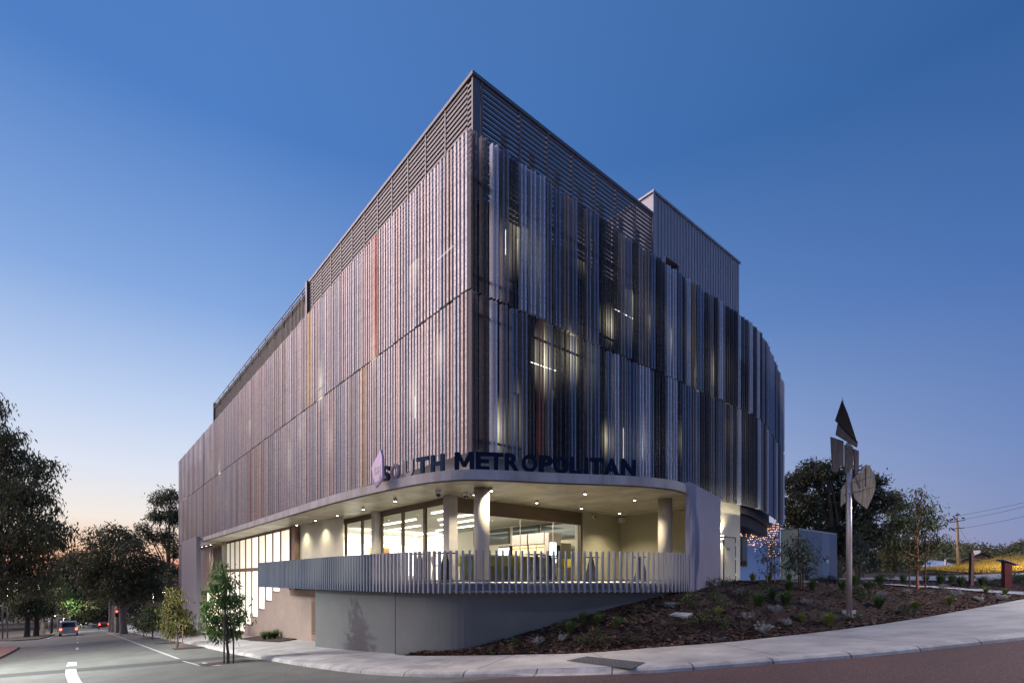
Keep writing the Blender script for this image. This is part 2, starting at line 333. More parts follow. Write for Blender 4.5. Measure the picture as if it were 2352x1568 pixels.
# upper walls behind the screens
rp = [Vector((FX, FY, 0)), Vector((28.6, 13.31, 0)), Vector((30.03, 13.48, 0)), Vector((31.35, 13.75, 0)), Vector((33.44, 14.3, 0)), Vector((37.07, 15.29, 0)), Vector((39.71, 16.06, 0))]
lp = [Vector((FX, FY, 0)), Vector((FX, 73.92, 0))]
m = MB(); m.prism([(FX + .75, FY + .75), (28.6, 14.14), (31.24, 14.58), (36.74, 16.12), (39.6, 16.94), (39.6, 44), (24.2, 73.7), (FX + .75, 73.7)], 3.1, 12.86); wall = m.build("upper_wall", M["dark"], B)
m = MB(); m.prism([(FX + .4, FY + .4), (17.6, FY + .4), (17.6, FY + .65), (FX + .65, FY + .65), (FX + .65, 26), (FX + .4, 26)], 3.1, ZB + .3); m.build("upstand", M["concrete"], B)
m = MB(); m.prism([(22.6, 14.2), (29.2, 14.0), (31.9, 14.5), (36.9, 15.95), (39.6, 16.7), (39.6, 27), (22.6, 27)], 3.76, 4.07); m.build("underside", M["darkmetal"], B)
# folded screens
SC = [screen("screen_silver", (.385, .36, .40)), screen("screen_grey", (.27, .27, .325)), screen("screen_dark", (.045, .045, .065)), screen("screen_bronze", (.30, .25, .25)),
      screen("screen_pink", (.375, .315, .33)), screen("screen_gold", (.42, .30, .17)), screen("screen_red", (.32, .115, .10)), screen("screen_blue", (.20, .26, .40)), screen("screen_bright", (.66, .69, .82))]
# plan of one folded sheet: (along, out) corners, and for each leaf of the fold whether it carries the open pattern
PROF = ([(0, 0), (.02, .15), (.085, .15), (.11, .03), (.14, .03), (.165, .19), (.235, .19), (.27, 0)], [0, 1, 0, 0, 0, 1, 0])
PROF_L = ([(0, 0), (.05, .035), (.14, .035), (.18, .0), (.225, .055), (.335, .055), (.405, 0)], [0, 1, 0, 0, 1, 0])
def fold(m, o, t, n, z0, z1, k, pf):
    n = n * (.6 + .6 * ((k * .618) % 1))      # the sheets do not all stand out equally far
    pts, pat = pf
    for i in range(len(pts) - 1):
        a, b = pts[i], pts[i + 1]; ln = math.hypot(b[0] - a[0], b[1] - a[1]); u0 = .21 if pat[i] else .4; u1 = u0 + min(ln, .13 if pat[i] else .3)
        pa = o + t * a[0] + n * a[1]; pb = o + t * b[0] + n * b[1]
        m.quad((pa.x, pa.y, z0), (pb.x, pb.y, z0), (pb.x, pb.y, z1), (pa.x, pa.y, z1), uv=[(k + u0, z0 + k * .37), (k + u1, z0 + k * .37), (k + u1, z1 + k * .37), (k + u0, z1 + k * .37)])
def pick(side):  # random panel tones; the shares also put each facade's sky tint into colour
    r = random.random()
    if side == "R": return 8 if r < .18 else 1 if r < .32 else 7 if r < .58 else 2 if r < .97 else 3
    return 0 if r < .28 else 4 if r < .68 else 1 if r < .90 else 3 if r < .99 else 2
def screens(path, side, sgn, fixed, n_single):
    pts = resamp(path, .42); rest = MB(); k = 0; one = []
    for i in range(len(pts) - 1):
        t = (pts[i + 1] - pts[i]).normalized(); n = Vector((t.y, -t.x, 0)) * sgn
        tiers = [(ZB, ZJ - .035), (ZJ + .035, ZT)]
        if side == "L" and pts[i].y > 53: tiers = [(-1.17, ZB - .1)] + tiers
        jit = random.uniform(-.03, .03); mi = pick(side)
        for q, (z0, z1) in enumerate(tiers):
            k += 1; mm = pick(side) if random.random() < .35 else mi
            mm = fixed.get((i, len(tiers) - q), mm)
            if z1 == ZT: z1 += jit
            if i < n_single:
                s = MB(); fold(s, pts[i], t, n, z0, z1, k, PROF if side == "R" else PROF_L); one.append((s.build("screen_panel", SC[mm], B), mm))
            else: rest.cur = mm; fold(rest, pts[i], t, n, z0, z1, k, PROF if side == "R" else PROF_L)
    o = rest.build("screen_panels", SC, B); o["kind"] = "stuff"
    return one
fr = {(0, 1): 2, (0, 2): 2, (1, 1): 2, (1, 2): 2, (2, 1): 8, (2, 2): 8, (6, 1): 8, (7, 2): 6, (31, 1): 5, (35, 1): 3, (52, 2): 3, (22, 1): 3}
fl = {(15, 1): 6, (34, 1): 5, (18, 2): 5, (58, 2): 5, (74, 1): 3, (63, 2): 6}
names = {6: "dull red perforated screen panel", 5: "gold perforated screen panel", 2: "near black perforated screen panel"}
for o, k in screens(rp, "R", 1, fr, 28) + screens(lp, "L", -1, fl, 22):
    if k in names: o["label"] = names[k]
m = MB()                                      # rails that carry the screens
for z in (ZB + .5, ZJ - .6, ZJ + .6, ZT - 1.4):
    for path, sg in ((rp, 1), (lp, -1)):
        for i in range(len(path) - 1):
            t = (path[i + 1] - path[i]).normalized(); n = Vector((t.y, -t.x, 0)) * sg; a = path[i] - n * .07; b = path[i + 1] - n * .07
            m.bar((a.x, a.y, z), (b.x, b.y, z), .05, .07)
m.build("screen_rail", M["darkmetal"], B)
# windows of the upper storeys, glowing through the screens
def glowpane(name, amt):
    """pane with a soft glow painted into its emission, fading from the middle"""
    m = emis(name, (1, .90, .66), amt); t = m.node_tree; bs = t.nodes["Principled BSDF"]; uv = t.nodes.new("ShaderNodeUVMap"); mp = t.nodes.new("ShaderNodeMapping"); mp.inputs["Location"].default_value = (-1, -1, 0); mp.inputs["Scale"].default_value = (2, 2, 1)
    g = t.nodes.new("ShaderNodeTexGradient"); g.gradient_type = "QUADRATIC_SPHERE"; mu = t.nodes.new("ShaderNodeMath"); mu.operation = "MULTIPLY"; mu.inputs[1].default_value = amt
    t.links.new(uv.outputs[0], mp.inputs[0]); t.links.new(mp.outputs[0], g.inputs[0]); t.links.new(g.outputs["Fac"], mu.inputs[0]); t.links.new(mu.outputs[0], bs.inputs["Emission Strength"]); bs.inputs["Base Color"].default_value = (.03, .03, .03, 1)
    return m
GLOW = [glowpane("window_glow", 2.0), glowpane("window_glow_dim", 1.1), glowpane("window_glow_bright", 2.9)]
m_led = emis("led_strip", (1, .97, .92), 9)
def window(c, ax, n, wd, hg, glow):
    wd *= 1.45; hg *= 1.8
    c, ax, n = Vector(c), Vector(ax), Vector(n); up = Vector((0, 0, 1)); f = MB()
    for s in (-1, 1):
        f.obox(c + ax * s * (wd / 2 + .03) + n * .04, ax * .03, n * .04, up * (hg / 2 + .06)); f.obox(c + up * s * (hg / 2 + .03) + n * .04, ax * wd / 2, n * .04, up * .03)
    o = f.build("window", M["darkmetal"], B)
    p = MB(); q = c + n * .02; p.quad(*(q + ax * i * wd / 2 + up * j * hg / 2 for i, j in ((-1, -1), (1, -1), (1, 1), (-1, 1))), uv=[(0, 0), (1, 0), (1, 1), (0, 1)]); p.build("pane", glow, o)
for x, y, wd, hg, g in [(1185, 520, 1.1, 2.3, 1), (1165, 590, .8, 1.4, 0), (1255, 830, 1.3, 1.9, 0), (1305, 815, 1.2, 1.7, 2), (1150, 985, 1.0, 1.5, 1), (1185, 960, .6, 2.0, 1), (1395, 745, 1.1, 1.2, 0), (1452, 690, 1.0, 2.6, 1), (1490, 705, .6, 2.3, 1),
                         (1395, 1010, .9, 1.2, 0), (1475, 990, .5, 1.7, 1), (1600, 860, .5, 1.9, 1), (1636, 850, .6, 2.2, 2), (1672, 985, 1.0, 2.3, 0), (1560, 1010, .6, 1.6, 1), (1330, 560, .8, 1.7, 1), (1540, 780, .6, 1.6, 1)]:
    window(onY(x, y, 14.0), (1, 0, 0), (0, -1, 0), wd, hg, GLOW[g])
for x, y, wd, hg, g in [(1715, 985, 1.1, 2.0, 2), (1740, 835, 1.3, 2.2, 0), (1766, 930, 1.0, 2.2, 2), (1735, 1070, 1.2, 2.0, 0)]:
    a, b = ab(x); p0 = Vector((29.7, 14.33, 0)); p1 = Vector((36.7, 16.09, 0)); t = (p1 - p0).normalized(); n = Vector((t.y, -t.x, 0))
    d = (p0.x * n.x + p0.y * n.y) / (a * n.x + b * n.y); window(P(x, y, d), t, n, wd, hg, GLOW[g])
for x, y, wd, hg, g in [(955, 575, 1.3, 2.4, 0), (985, 545, .7, 1.6, 1), (737, 885, 1.0, 2.2, 2), (575, 955, 1.4, 2.4, 0), (690, 990, 1.1, 1.6, 1), (950, 905, 1.0, 2.2, 1), (478, 1045, 1.6, 2.0, 0), (505, 1075, 1.2, 2.0, 2), (440, 1110, 1.6, 2.2, 1), (665, 1055, 1.2, 2.4, 1), (860, 800, .8, 2.0, 1), (760, 1010, 1.0, 2.0, 1), (520, 1150, 2, 2, 1), (620, 850, 1.2, 2.0, 1), (1010, 810, .9, 1.8, 1)]:
    window(onX(x, y, FX + .73), (0, 1, 0), (-1, 0, 0), wd, hg, GLOW[g])
m_led_dim = emis("led_strip_dim", (1, .97, .92), 2.2)
def strip(p, q, mt=m_led): s = MB(); s.bar(p, q, .026, .026); s.build("strip_light", mt, B)
for (x0, y0), (x1, y1) in [((1161, 528), (1161, 586)), ((1217, 831), (1278, 852)), ((1410, 709), (1453, 732)), ((1432, 982), (1432, 1052)), ((1595, 845), (1595, 886)), ((1475, 1005), (1475, 1050))]:
    strip(onY(x0, y0, 13.99), onY(x1, y1, 13.99))
for (x0, y0), (x1, y1) in [((1005, 597), (1040, 565)), ((953, 910), (953, 960))]: strip(onX(x0, y0, FX + .63), onX(x1, y1, FX + .63), m_led_dim)
# louvred plant screen round the roof
LX, LY, LZ0, LZ1 = 9.87, 13.64, 12.45, 16.55
lv = MB(); lv.box(LX, LX + .30, LY, LY + .05, LZ0, LZ1 - .12); lv.box(LX, LX + .05, LY + .05, LY + .3, LZ0, LZ1 - .12)
lv.box(LX - .05, 19.85, LY - .05, LY + .16, LZ1 - .12, LZ1); lv.box(LX - .05, LX + .16, LY + .16, 29.3, LZ1 - .12, LZ1)
louv = lv.build("louvre_screen", M["louvre"], B)
postx = [10.23, 11.91, 13.26, 14.59, 15.92, 17.25, 18.59, 19.8]
pm = MB()
for x in postx: pm.box(x - .035, x + .035, LY - .02, LY + .10, LZ0, LZ1 - .121)
for x in postx[1:]: pm.box(x - .42, x - .12, LY + .55, LY + .6, LZ0, LZ1 - .6)
posty = [LY + .3 + 1.33 * k for k in range(1, 12)]
for y in posty: pm.box(LX - .02, LX + .10, y - .035, y + .035, LZ0, LZ1 - .121)
pm.build("louvre_post", M["louvre"], louv)
sm = MB(); z = LZ0 + .08
def blade(x0, y0, x1, y1, ix, iy, z, h):      # outer edge high, inner edge low, like a weather louvre
    sm.add([(x0, y0, z + h), (x1, y1, z + h), (x1, y1, z), (x0, y0, z), (x0 + ix, y0 + iy, z + .02), (x1 + ix, y1 + iy, z + .02), (x1 + ix, y1 + iy, z - .012), (x0 + ix, y0 + iy, z - .012)],
           [(0, 1, 2, 3), (4, 7, 6, 5), (0, 4, 5, 1), (3, 2, 6, 7)])
while z < LZ1 - .2:
    blade(10.27, LY, 19.8, LY, 0, .05, z, .094); blade(LX, 29.2, LX, LY + .08, .05, 0, z, .09); z += .18
sm.build("louvre_blade", M["louvre"], louv)
bm_ = MB(); bm_.box(LX + .2, LX + .25, LY + .3, 29.2, LZ0, LZ1 - .2); bm_.build("louvre_backing", M["darkmetal"], louv)
st = MB()
for x in (11.8, 14.4, 17.2): st.bar((x, LY + .83, LZ1 - .7), (x, LY + 4, LZ0), .06, .06)
st.bar((10.3, LY + .83, 14.6), (19.8, LY + .83, 14.6), .07, .07); st.build("louvre_brace", M["louvre"], louv)
# ribbed parapet with a handrail beyond the louvres
pp = MB(); y = 29.43; PX = LX + .02
pp.box(PX + .05, PX + .2, 29.3, 55, 12.1, 16.36)
while y < 55: pp.box(PX, PX + .05, y, y + .09, 12.1, 16.32); y += .25
par = pp.build("ribbed_parapet", M["parapet"], B)
hr = MB(); hr.bar((PX - .08, 29.4, 16.40), (PX - .08, 55.0, 16.40), .05, .05); hr.bar((PX - .08, 29.4, 16.0), (PX - .08, 55.0, 16.0), .04, .04); hr.box(PX - .15, PX + .1, 29.15, 29.4, 13.2, 16.55); hr.box(PX - .12, PX + .12, 54.9, 55.1, 12.1, 16.5)
for k in range(14): hr.box(PX - .1, PX - .06, 30.1 + k * 1.87, 30.14 + k * 1.87, 15.7, 16.4)
hr.build("handrail", M["louvre"], par)
# plant room above the roof
pr = MB(); PX0, PX1, PY0, PY1, PZ = 19.9, 28.05, 13.62, 26.4, 17.55
pr.prism([(PX0, PY0), (20.9, PY0), (20.9, PY0 + .4), (22.0, PY0 + .4), (22.0, PY0), (PX1, PY0), (PX1, PY1), (PX0, PY1)], 12.1, 14.98)
pr.box(PX0, PX1, PY0, PY1, 14.981, PZ - .1)
x = PX0 + .12
while x < PX1 - .3: 
    pr.box(x, x + .05, PY0 - .03, PY0, 15.0 if 20.75 < x < 22.05 else 12.1, PZ - .13); x += .26
plant = pr.build("plant_room", M["plant"], B)
cp = MB(); cp.box(PX0 - .06, PX1 + .06, PY0 - .07, PY1, PZ - .1, PZ); cp.box(PX0 - .04, PX0 + .1, PY0 - .045, PY0 - .03, 12.1, PZ - .1); cp.box(PX1 - .22, PX1 - .18, PY0 - .045, PY0 - .03, 12.1, PZ - .1); cp.build("capping", M["plant"], plant)
d_ = MB(); d_.box(20.91, 21.99, PY0 + .34, PY0 + .38, 12.1, 14.95); d_.build("opening", M["dark"], plant)
# ---- ground storey: floor slab, columns, walls
DK = crom([(8.1, 23.4, 0), (8.1, 19.6, 0), (8.2, 17.6, 0), (8.38, 15.9, 0), (8.7, 14.4, 0), (9.25, 13.3, 0), (10.2, 12.6, 0), (11.4, 11.98, 0), (12.7, 11.25, 0), (13.85, 10.62, 0), (14.95, 10.2, 0), (15.85, 10.1, 0), (16.9, 10.25, 0), (20.3, 11.1, 0)], 5)
m = MB(); m.prism([(p.x, p.y) for p in DK] + [(20.3, 31), (8.1, 31)], ZF - .22, ZF); m.build("deck_floor", mat("deck_concrete", (.52, .50, .46), .6, var=.08, scale=2), B)
def column(cx, cy, r, mt):
    s = MB(); s.lathe((cx, cy, ZF), [(r, 0), (r, ZS0 - ZF - .02)], 28); s.build("column", mt, B, smooth=True)
M["column"] = mat("column_concrete", (.45, .42, .37), .6, var=.16, scale=2.2, stretch=(1, 1, .35))
column(10.35, 13.8, .26, M["column"]); column(17.0, 11.1, .265, M["column"])
for y in (15.75, 21.75, 28.1): 
    s = MB(); s.box(10.2, 10.58, y - .2, y + .2, ZF, ZS0); s.build("square_column", M["concrete"], B, bevel=.015)
WZ = 2.86
hd = MB(); hd.box(10.45, 10.6, 15.95, 21.55, WZ, ZS0); hd.box(10.45, 10.6, 21.95, 27.9, WZ, ZS0); hd.box(10.6, 17.6, 15.85, 16.05, 2.45, ZS0); hd.build("window_head", M["bronze"], B)
def glazed(axis, c, cuts, z0, z1, mt=M["bronze"], fw=.05, dp=.09, pane=M["glass"], mullions=True):
    for i in range(len(cuts) - 1):
        a, b = cuts[i], cuts[i + 1]; f = MB()
        def bx(u0, u1, za, zb, d=dp):
            if axis == "X": f.box(c - d / 2, c + d / 2, u0, u1, za, zb)
            else: f.box(u0, u1, c - d / 2, c + d / 2, za, zb)
        if mullions: bx(a, a + fw, z0, z1); bx(b - fw, b, z0, z1); bx(a + fw, b - fw, z1 - fw, z1)
        bx(a + fw, b - fw, z0, z0 + fw)
        o = f.build("window", mt, B); p = MB(); e = fw if mullions else .006
        if axis == "X": p.quad((c, b - e, z0 + fw), (c, a + e, z0 + fw), (c, a + e, z1 - fw), (c, b - e, z1 - fw))
        else: p.quad((a + e, c, z0 + fw), (b - e, c, z0 + fw), (b - e, c, z1 - fw), (a + e, c, z1 - fw))
        p.build("pane", pane, o)
glazed("X", 10.52, [15.97, 17.75, 19.55, 21.53], ZF, WZ, fw=.085); glazed("X", 10.52, [21.97, 23.6, 25.6, 27.88], ZF, WZ, fw=.085)
glazed("Y", 15.95, [10.6, 12.25, 13.95, 15.85, 17.55], ZF, 2.45, mullions=False, fw=.04)
for x in (12.25, 13.95, 15.85): jf = MB(); jf.box(x - .008, x + .008, 15.93, 15.97, ZF, 2.45); jf.build("glass_joint", M["steel"], B)
jf = MB(); jf.box(17.55, 17.62, 15.86, 16.04, ZF, 2.45); jf.build("window_jamb", M["bronze"], B)
m = MB(); m.box(17.62, 20.35, 15.8, 16.1, ZF, ZS0); m.box(20.35, 20.6, 11.5, 16.1, ZF, ZS0); m.build("terrace_wall", M["olive"], B)
m = MB(); m.box(10.42, 10.7, 28.3, 30.7, ZF - .5, ZS0); m.box(9.6, 10.42, 30.65, 30.9, ZF - .5, ZS0); m.build("recess_wall", mat("shaded_olive", (.17, .165, .11), .85, var=.05), B)  # olive darkened in colour for the little light in this recess
m = MB(); m.box(9.4, 9.62, 30.12, 30.72, -4, ZS0); m.build("pier", M["brownframe"], B)
# stair hall: tall illuminated panes stepping down with the stair
GXP = 9.5
tops = [668.5, 646.4, 628.4, 611.6, 595.7, 579.9, 565.7, 552, 541, 530.2, 521.4]
ys = [onX(x, 1300, GXP).y for x in tops]
zb = [onX((tops[i] + tops[i + 1]) / 2, yy, GXP).z for i, yy in enumerate([1338.8, 1359.4, 1380, 1399.7, 1417.5, 1434.4, 1451.3, 1456, 1456, 1456])]
ztr = onX(552, 1309, GXP).z
PG = [emis("lit_pane", (1, .93, .70), 1.05), emis("lit_pane_bright", (1, .95, .78), 1.5), emis("lit_pane_dim", (1, .92, .66), .62)]
def litpane(name, base, amt):
    m = emis(name, base, amt); t = m.node_tree; b = t.nodes["Principled BSDF"]; tcn = t.nodes.new("ShaderNodeTexCoord"); mp = t.nodes.new("ShaderNodeMapping"); mp.inputs["Scale"].default_value = (1, 14, .25)
    n = t.nodes.new("ShaderNodeTexNoise"); n.inputs["Scale"].default_value = .7; n.inputs["Detail"].default_value = 3; t.links.new(tcn.outputs["Object"], mp.inputs[0]); t.links.new(mp.outputs[0], n.inputs[0])
    r = t.nodes.new("ShaderNodeMapRange"); r.inputs[1].default_value = .3; r.inputs[2].default_value = .7; r.inputs[3].default_value = amt * .68; r.inputs[4].default_value = amt * 1.15; t.links.new(n.outputs[0], r.inputs[0]); t.links.new(r.outputs[0], b.inputs["Emission Strength"]); b.inputs["Roughness"].default_value = .12
    return m
PG = [litpane("blind_pane", (1, .91, .68), .95), litpane("blind_pane_bright", (1, .94, .76), 1.25), litpane("blind_pane_dim", (.95, .86, .62), .55)]
for i in range(10):
    y1, y0 = ys[i + 1], ys[i]; bot = zb[i]
    for z0, z1, up in ((ztr + .06, 2.92, 1), (bot, ztr - .06, 0)):
        if z1 - z0 < .2: continue
        f = MB(); f.box(GXP - .07, GXP + .05, y0, y0 + .09, z0, z1); f.box(GXP - .06, GXP + .04, y0 + .09, y1, z0, z0 + .07); f.box(GXP - .06, GXP + .04, y0 + .09, y1, z1 - .05, z1)
        o = f.build("window", M["brownframe"], B); p = MB(); p.quad((GXP, y1, z0 + .07), (GXP, y0 + .09, z0 + .07), (GXP, y0 + .09, z1 - .05), (GXP, y1, z1 - .05))
        p.build("pane", PG[2] if (up and i >= 7) else PG[1] if i in (1, 2, 4, 7) else PG[0], o)
f = MB(); f.box(GXP - .09, GXP + .06, ys[0] - .12, ys[-1] + .1, ztr - .06, ztr + .06); f.box(GXP - .08, GXP + .05, ys[0] - .12, ys[-1] + .1, 2.92, ZS0); f.build("transom", M["brownframe"], B)
m = MB()
for i in range(7): m.box(GXP - .12, GXP + .18, ys[i], ys[i + 1] if i < 6 else ys[-1] + .4, -6, zb[i] - .02)
m.box(GXP - .12, GXP + .18, 23.0, ys[0], -6, ZF - .5); o = m.build("stair_wall", M["brown"], B)
m = MB(); m.box(GXP + .2, GXP + .25, 24, ys[-1] + 1, -6, ZS0); m.build("inner_lining", M["cream"], B)
# louvred door in the brown wall
m = MB(); p = onX(711, 1400, GXP - .12); y0 = 26.1; zb0 = H(9, 26) + .13
m.box(GXP - .2, GXP - .13, y0 - .05, y0 + 1.05, zb0, zb0 + 2.15); o = m.build("louvre_door", M["brownframe"], B)
m = MB()
for k in range(14): m.box(GXP - .235, GXP - .2, y0 + .08, y0 + .92, zb0 + .35 + k * .12, zb0 + .41 + k * .12)
m.build("door_blade", M["bronze"], o)
# entry beside the left-hand fin
m = MB(); m.box(9.3, 9.7, ys[-1] + .15, ys[-1] + .95, -6, ZS0); m.build("entry_pier", M["cream"], B)
m = MB(); m.box(10.5, 10.7, ys[-1] + .3, 60, -6, ZS0); m.box(9.2, 10.5, 59.8, 60, -6, ZS0); m.build("entry_wall", M["cream"], B)
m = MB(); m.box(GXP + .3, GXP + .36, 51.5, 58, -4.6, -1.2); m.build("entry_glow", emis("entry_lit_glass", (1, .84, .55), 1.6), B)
# fins
def finwall(a, b, z0, z1, th, mt, lip=True):
    a, b = Vector(a), Vector(b); t = (b - a).normalized(); n = Vector((-t.y, t.x, 0)); ln = (b - a).length; s = MB()
    s.obox(((a + b) / 2 + n * (th / 2)).to_tuple()[:2] + ((z0 + z1) / 2,), t * ln / 2, n * th / 2, Vector((0, 0, (z1 - z0) / 2)))
    k = .06
    while k < ln - .05: c = a + t * k - n * .012; s.obox((c.x, c.y, (z0 + z1) / 2), t * .045, n * .012, Vector((0, 0, (z1 - z0) / 2 - .01))); k += .15
    return s.build("fin_wall", mt, B)
finwall((16.72, 9.93, 0), (21.15, 11.08, 0), -.75, 3.46, .14, M["fin"])
finwall((7.72, 56.4, 0), (7.72, 48.6, 0), -6.5, 3.42, -.30, mat("mauve_grey_slab", (.22, .21, .25), .6, var=.05, scale=3, stretch=(1, 1, .1)))
# side wall with the service door, then the blue wall under the overhang
m = MB(); m.box(23.5, 28.93, 13.99, 14.25, -.7, 4.34); m.box(28.68, 28.93, 14.25, 16.7, -.7, 4.34); sw = m.build("side_wall", M["cream"], B)
m = MB(); m.box(28.93, 41.0, 16.72, 16.95, -.7, 3.8); m.box(36.5, 41.0, 16.72, 16.95, 3.801, 4.15); o = m.build("blue_wall", M["bluewall"], B)
pw = onY(1706, 1290, 16.66); m = MB(); m.box(pw.x - .6, pw.x + .6, 16.63, 16.72, .82, 2.86); wf = m.build("window", M["bronze"], B)
m = MB(); m.quad((pw.x - .5, 16.62, .92), (pw.x + .5, 16.62, .92), (pw.x + .5, 16.62, 2.76), (pw.x - .5, 16.62, 2.76)); m.build("pane", M["darkglass"], wf)
m = MB(); m.box(pw.x - .22, pw.x - .18, 16.59, 16.62, .92, 2.76); m.build("mullion", M["bronze"], wf)
a0 = onY(1662.5, 1330, 13.97).x; a1 = onY(1688, 1330, 13.97).x; dz = -.08
m = MB(); m.box(a0 - .05, a0, 13.93, 13.99, dz, 2.27); m.box(a1, a1 + .05, 13.93, 13.99, dz, 2.27); m.box(a0 - .05, a1 + .05, 13.93, 13.99, 2.27, 2.32); door = m.build("door", M["bronze"], B)
M["doorpaint"] = mat("door_paint", (.42, .41, .36), .5, .1)
m = MB(); m.box(a0, a1, 13.95, 13.99, dz, 2.27); m.build("door_leaf", M["doorpaint"], door)
m = MB(); m.box(a0 + .06, a0 + .1, 13.89, 13.95, .85, 1.15); m.box(a0 + .06, a0 + .2, 13.89, 13.92, .98, 1.01); m.build("handle", M["steel"], door)
m = MB()
for z in (.15, 1.05, 1.85): m.box(a1 - .05, a1 + .04, 13.915, 13.93, z, z + .16)
m.build("hinge", M["white"], door)
m = MB()
for k in range(3): m.box(a0 + .27, a0 + .64, 13.942, 13.95, 1.56 + k * .055, 1.585 + k * .055)
m.build("door_notice", M["darkmetal"], door)
m = MB(); m.prism([(23.3, 12.2), (29, 13.2), (36.3, 14.5), (41.8, 15.6), (41.8, 16.72), (23.3, 13.99)], -.38, -.09); m.build("apron", M["concrete"], B)
# ------------------------------------------------------------------ ground, roads, footpath
def struct(m, name, mt, smooth=True):
    o = m.build(name, mt, None, smooth); o["kind"] = "structure"; return o
def sheet(m, xs, ys, fz):
    b = len(m.v)
    for y in ys:
        for x in xs: m.v.append((x, y, fz(x, y)))
    n = len(xs)
    for j in range(len(ys) - 1):
        for i in range(n - 1): m.face((b + j * n + i, b + j * n + i + 1, b + (j + 1) * n + i + 1, b + (j + 1) * n + i))
rng = lambda a, b, n: [a + (b - a) * k / n for k in range(n + 1)]
m = MB(); sheet(m, [-900, -400, -200, -120, -80, -40, 0, 30, 60, 90, 120, 140, 200, 400, 900], [-400, -60, -30, 0, 30, 60, 90, 130, 180, 220, 260, 400, 900], lambda x, y: H(x, y) - .12 - (0.0 if abs(x) < 300 and abs(y) < 300 else 2)); struct(m, "ground", M["dirt"])
KB = [(228, 1440.5), (328, 1457), (422, 1476), (516, 1497), (577, 1509), (644, 1521), (721, 1533), (816, 1545), (915, 1552), (1010, 1554.5), (1123, 1553.5), (1290, 1552), (1455, 1547.3), (1504, 1545.5), (1711, 1530), (2016, 1506), (2352, 1469)]
kp = [gp(x, y) for x, y in KB]; kp[0] = Vector((kp[1].x - .3, 240, 0)); d = (kp[-1] - kp[-2]); d.z = 0; d.normalize(); kp.append(kp[-1] + d * 18); kp.append(kp[-1] + d * 40)
KERB = [Vector((p.x, p.y, H(p.x, p.y))) for p in crom(kp, 10)]
IB = [(931, 1504.5), (1102, 1504), (1224, 1501.5), (1345, 1498.6), (1500, 1486), (1650, 1475.4), (1800, 1460), (1955, 1442), (2138, 1414.5), (2352, 1375)]
ip = [gp(x, y, .13) for x, y in IB]; d2 = (ip[-1] - ip[-2]); d2.z = 0; d2.normalize()
ip += [ip[-1] + d2 * 14, ip[-1] + d2 * 42]
INNER = [Vector((p.x, p.y, H(p.x, p.y) + .13)) for p in crom(ip, 6)]
left_in = [Vector((9.8, 240, 0)), Vector((9.8, 58, 0)), Vector((9.6, 26, 0)), Vector((9.0, 25, 0)), Vector((8.6, 17.4, 0))]
# footpath between kerb and inner edge
ki = resamp(offs(KERB, .32), 1.2); full_in = resamp(crom(left_in + INNER[::6], 6), .6)
def near(p, pts): return min(pts, key=lambda q: (q.x - p.x) ** 2 + (q.y - p.y) ** 2)
m = MB(); prev = None; u = 0; jl = 0
rows = []
for p in ki:
    q = near(p, full_in) if p.y < 24 else Vector((9.7, p.y, 0)); rows.append((p, q))
jmax = 0
for i in range(len(rows)):                     # keep the inner foot moving forward
    if i and rows[i][1] is not None:
        a = rows[i - 1][1]
for i in range(len(rows) - 1):
    (p, q), (p2, q2) = rows[i], rows[i + 1]; l = (p2 - p).length
    for k in range(4):
        f = lambda P_, Q_, t: (P_.x + (Q_.x - P_.x) * t, P_.y + (Q_.y - P_.y) * t, H(P_.x + (Q_.x - P_.x) * t, P_.y + (Q_.y - P_.y) * t) + .13)
        m.quad(f(p, q, k / 4), f(p2, q2, k / 4), f(p2, q2, (k + 1) / 4), f(p, q, (k + 1) / 4), uv=[(u, k), (u + l, k), (u + l, k + 1), (u, k + 1)])
    u += l
def paving(name, col, step, bumpy=.15):
    mm = mat(name, col, .75, var=.16, scale=1.1, bump=bumpy, bscale=40); t = mm.node_tree; b = t.nodes["Principled BSDF"]
    uv = t.nodes.new("ShaderNodeUVMap"); sx = t.nodes.new("ShaderNodeSeparateXYZ"); t.links.new(uv.outputs[0], sx.inputs[0])
    a = t.nodes.new("ShaderNodeMath"); a.operation = "PINGPONG"; a.inputs[1].default_value = step / 2; t.links.new(sx.outputs[0], a.inputs[0])
    c = t.nodes.new("ShaderNodeMath"); c.operation = "LESS_THAN"; c.inputs[1].default_value = .02; t.links.new(a.outputs[0], c.inputs[0])
    mxr = t.nodes.new("ShaderNodeMixRGB"); t.links.new(c.outputs[0], mxr.inputs[0]); t.links.new(b.inputs["Base Color"].links[0].from_socket, mxr.inputs[1]); mxr.inputs[2].default_value = (.12, .12, .12, 1); t.links.new(mxr.outputs[0], b.inputs["Base Color"]); return mm
M["paving"] = paving("footpath_concrete", (.40, .39, .385), 3.6); weather(M["paving"], .12, 40, .30, .45)
struct(m, "footpath", M["paving"], False)
# kerb, lowered at the crossing
m = MB(); kk = resamp(KERB, .3); kn = [offs(kk, w_) for w_ in (0, .03, .10, .20, .34)]; prof = (-.02, .07, .115, .13, .134)
cr0, cr1 = gp(1145, 1553), gp(1475, 1547); i0 = kk.index(near(cr0, kk)); i1 = kk.index(near(cr1, kk))
def kh(i):
    a = (i - i0) / 3.0; b = (i1 - i) / 3.0; t = max(0, min(1, min(a, b))); return 1 - .82 * t * t * (3 - 2 * t)
u = 0
for i in range(len(kk) - 1):
    for k in range(4):
        pts = []
        for ii, q in ((i, k), (i + 1, k), (i + 1, k + 1), (i, k + 1)):
            p = kn[q][ii]; hgt = prof[q] * (kh(ii) if q < 4 else 1); pts.append((p.x, p.y, H(p.x, p.y) + hgt))
        m.quad(*pts, uv=[(u, k), (u + .3, k), (u + .3, k + 1), (u, k + 1)])
    u += .3
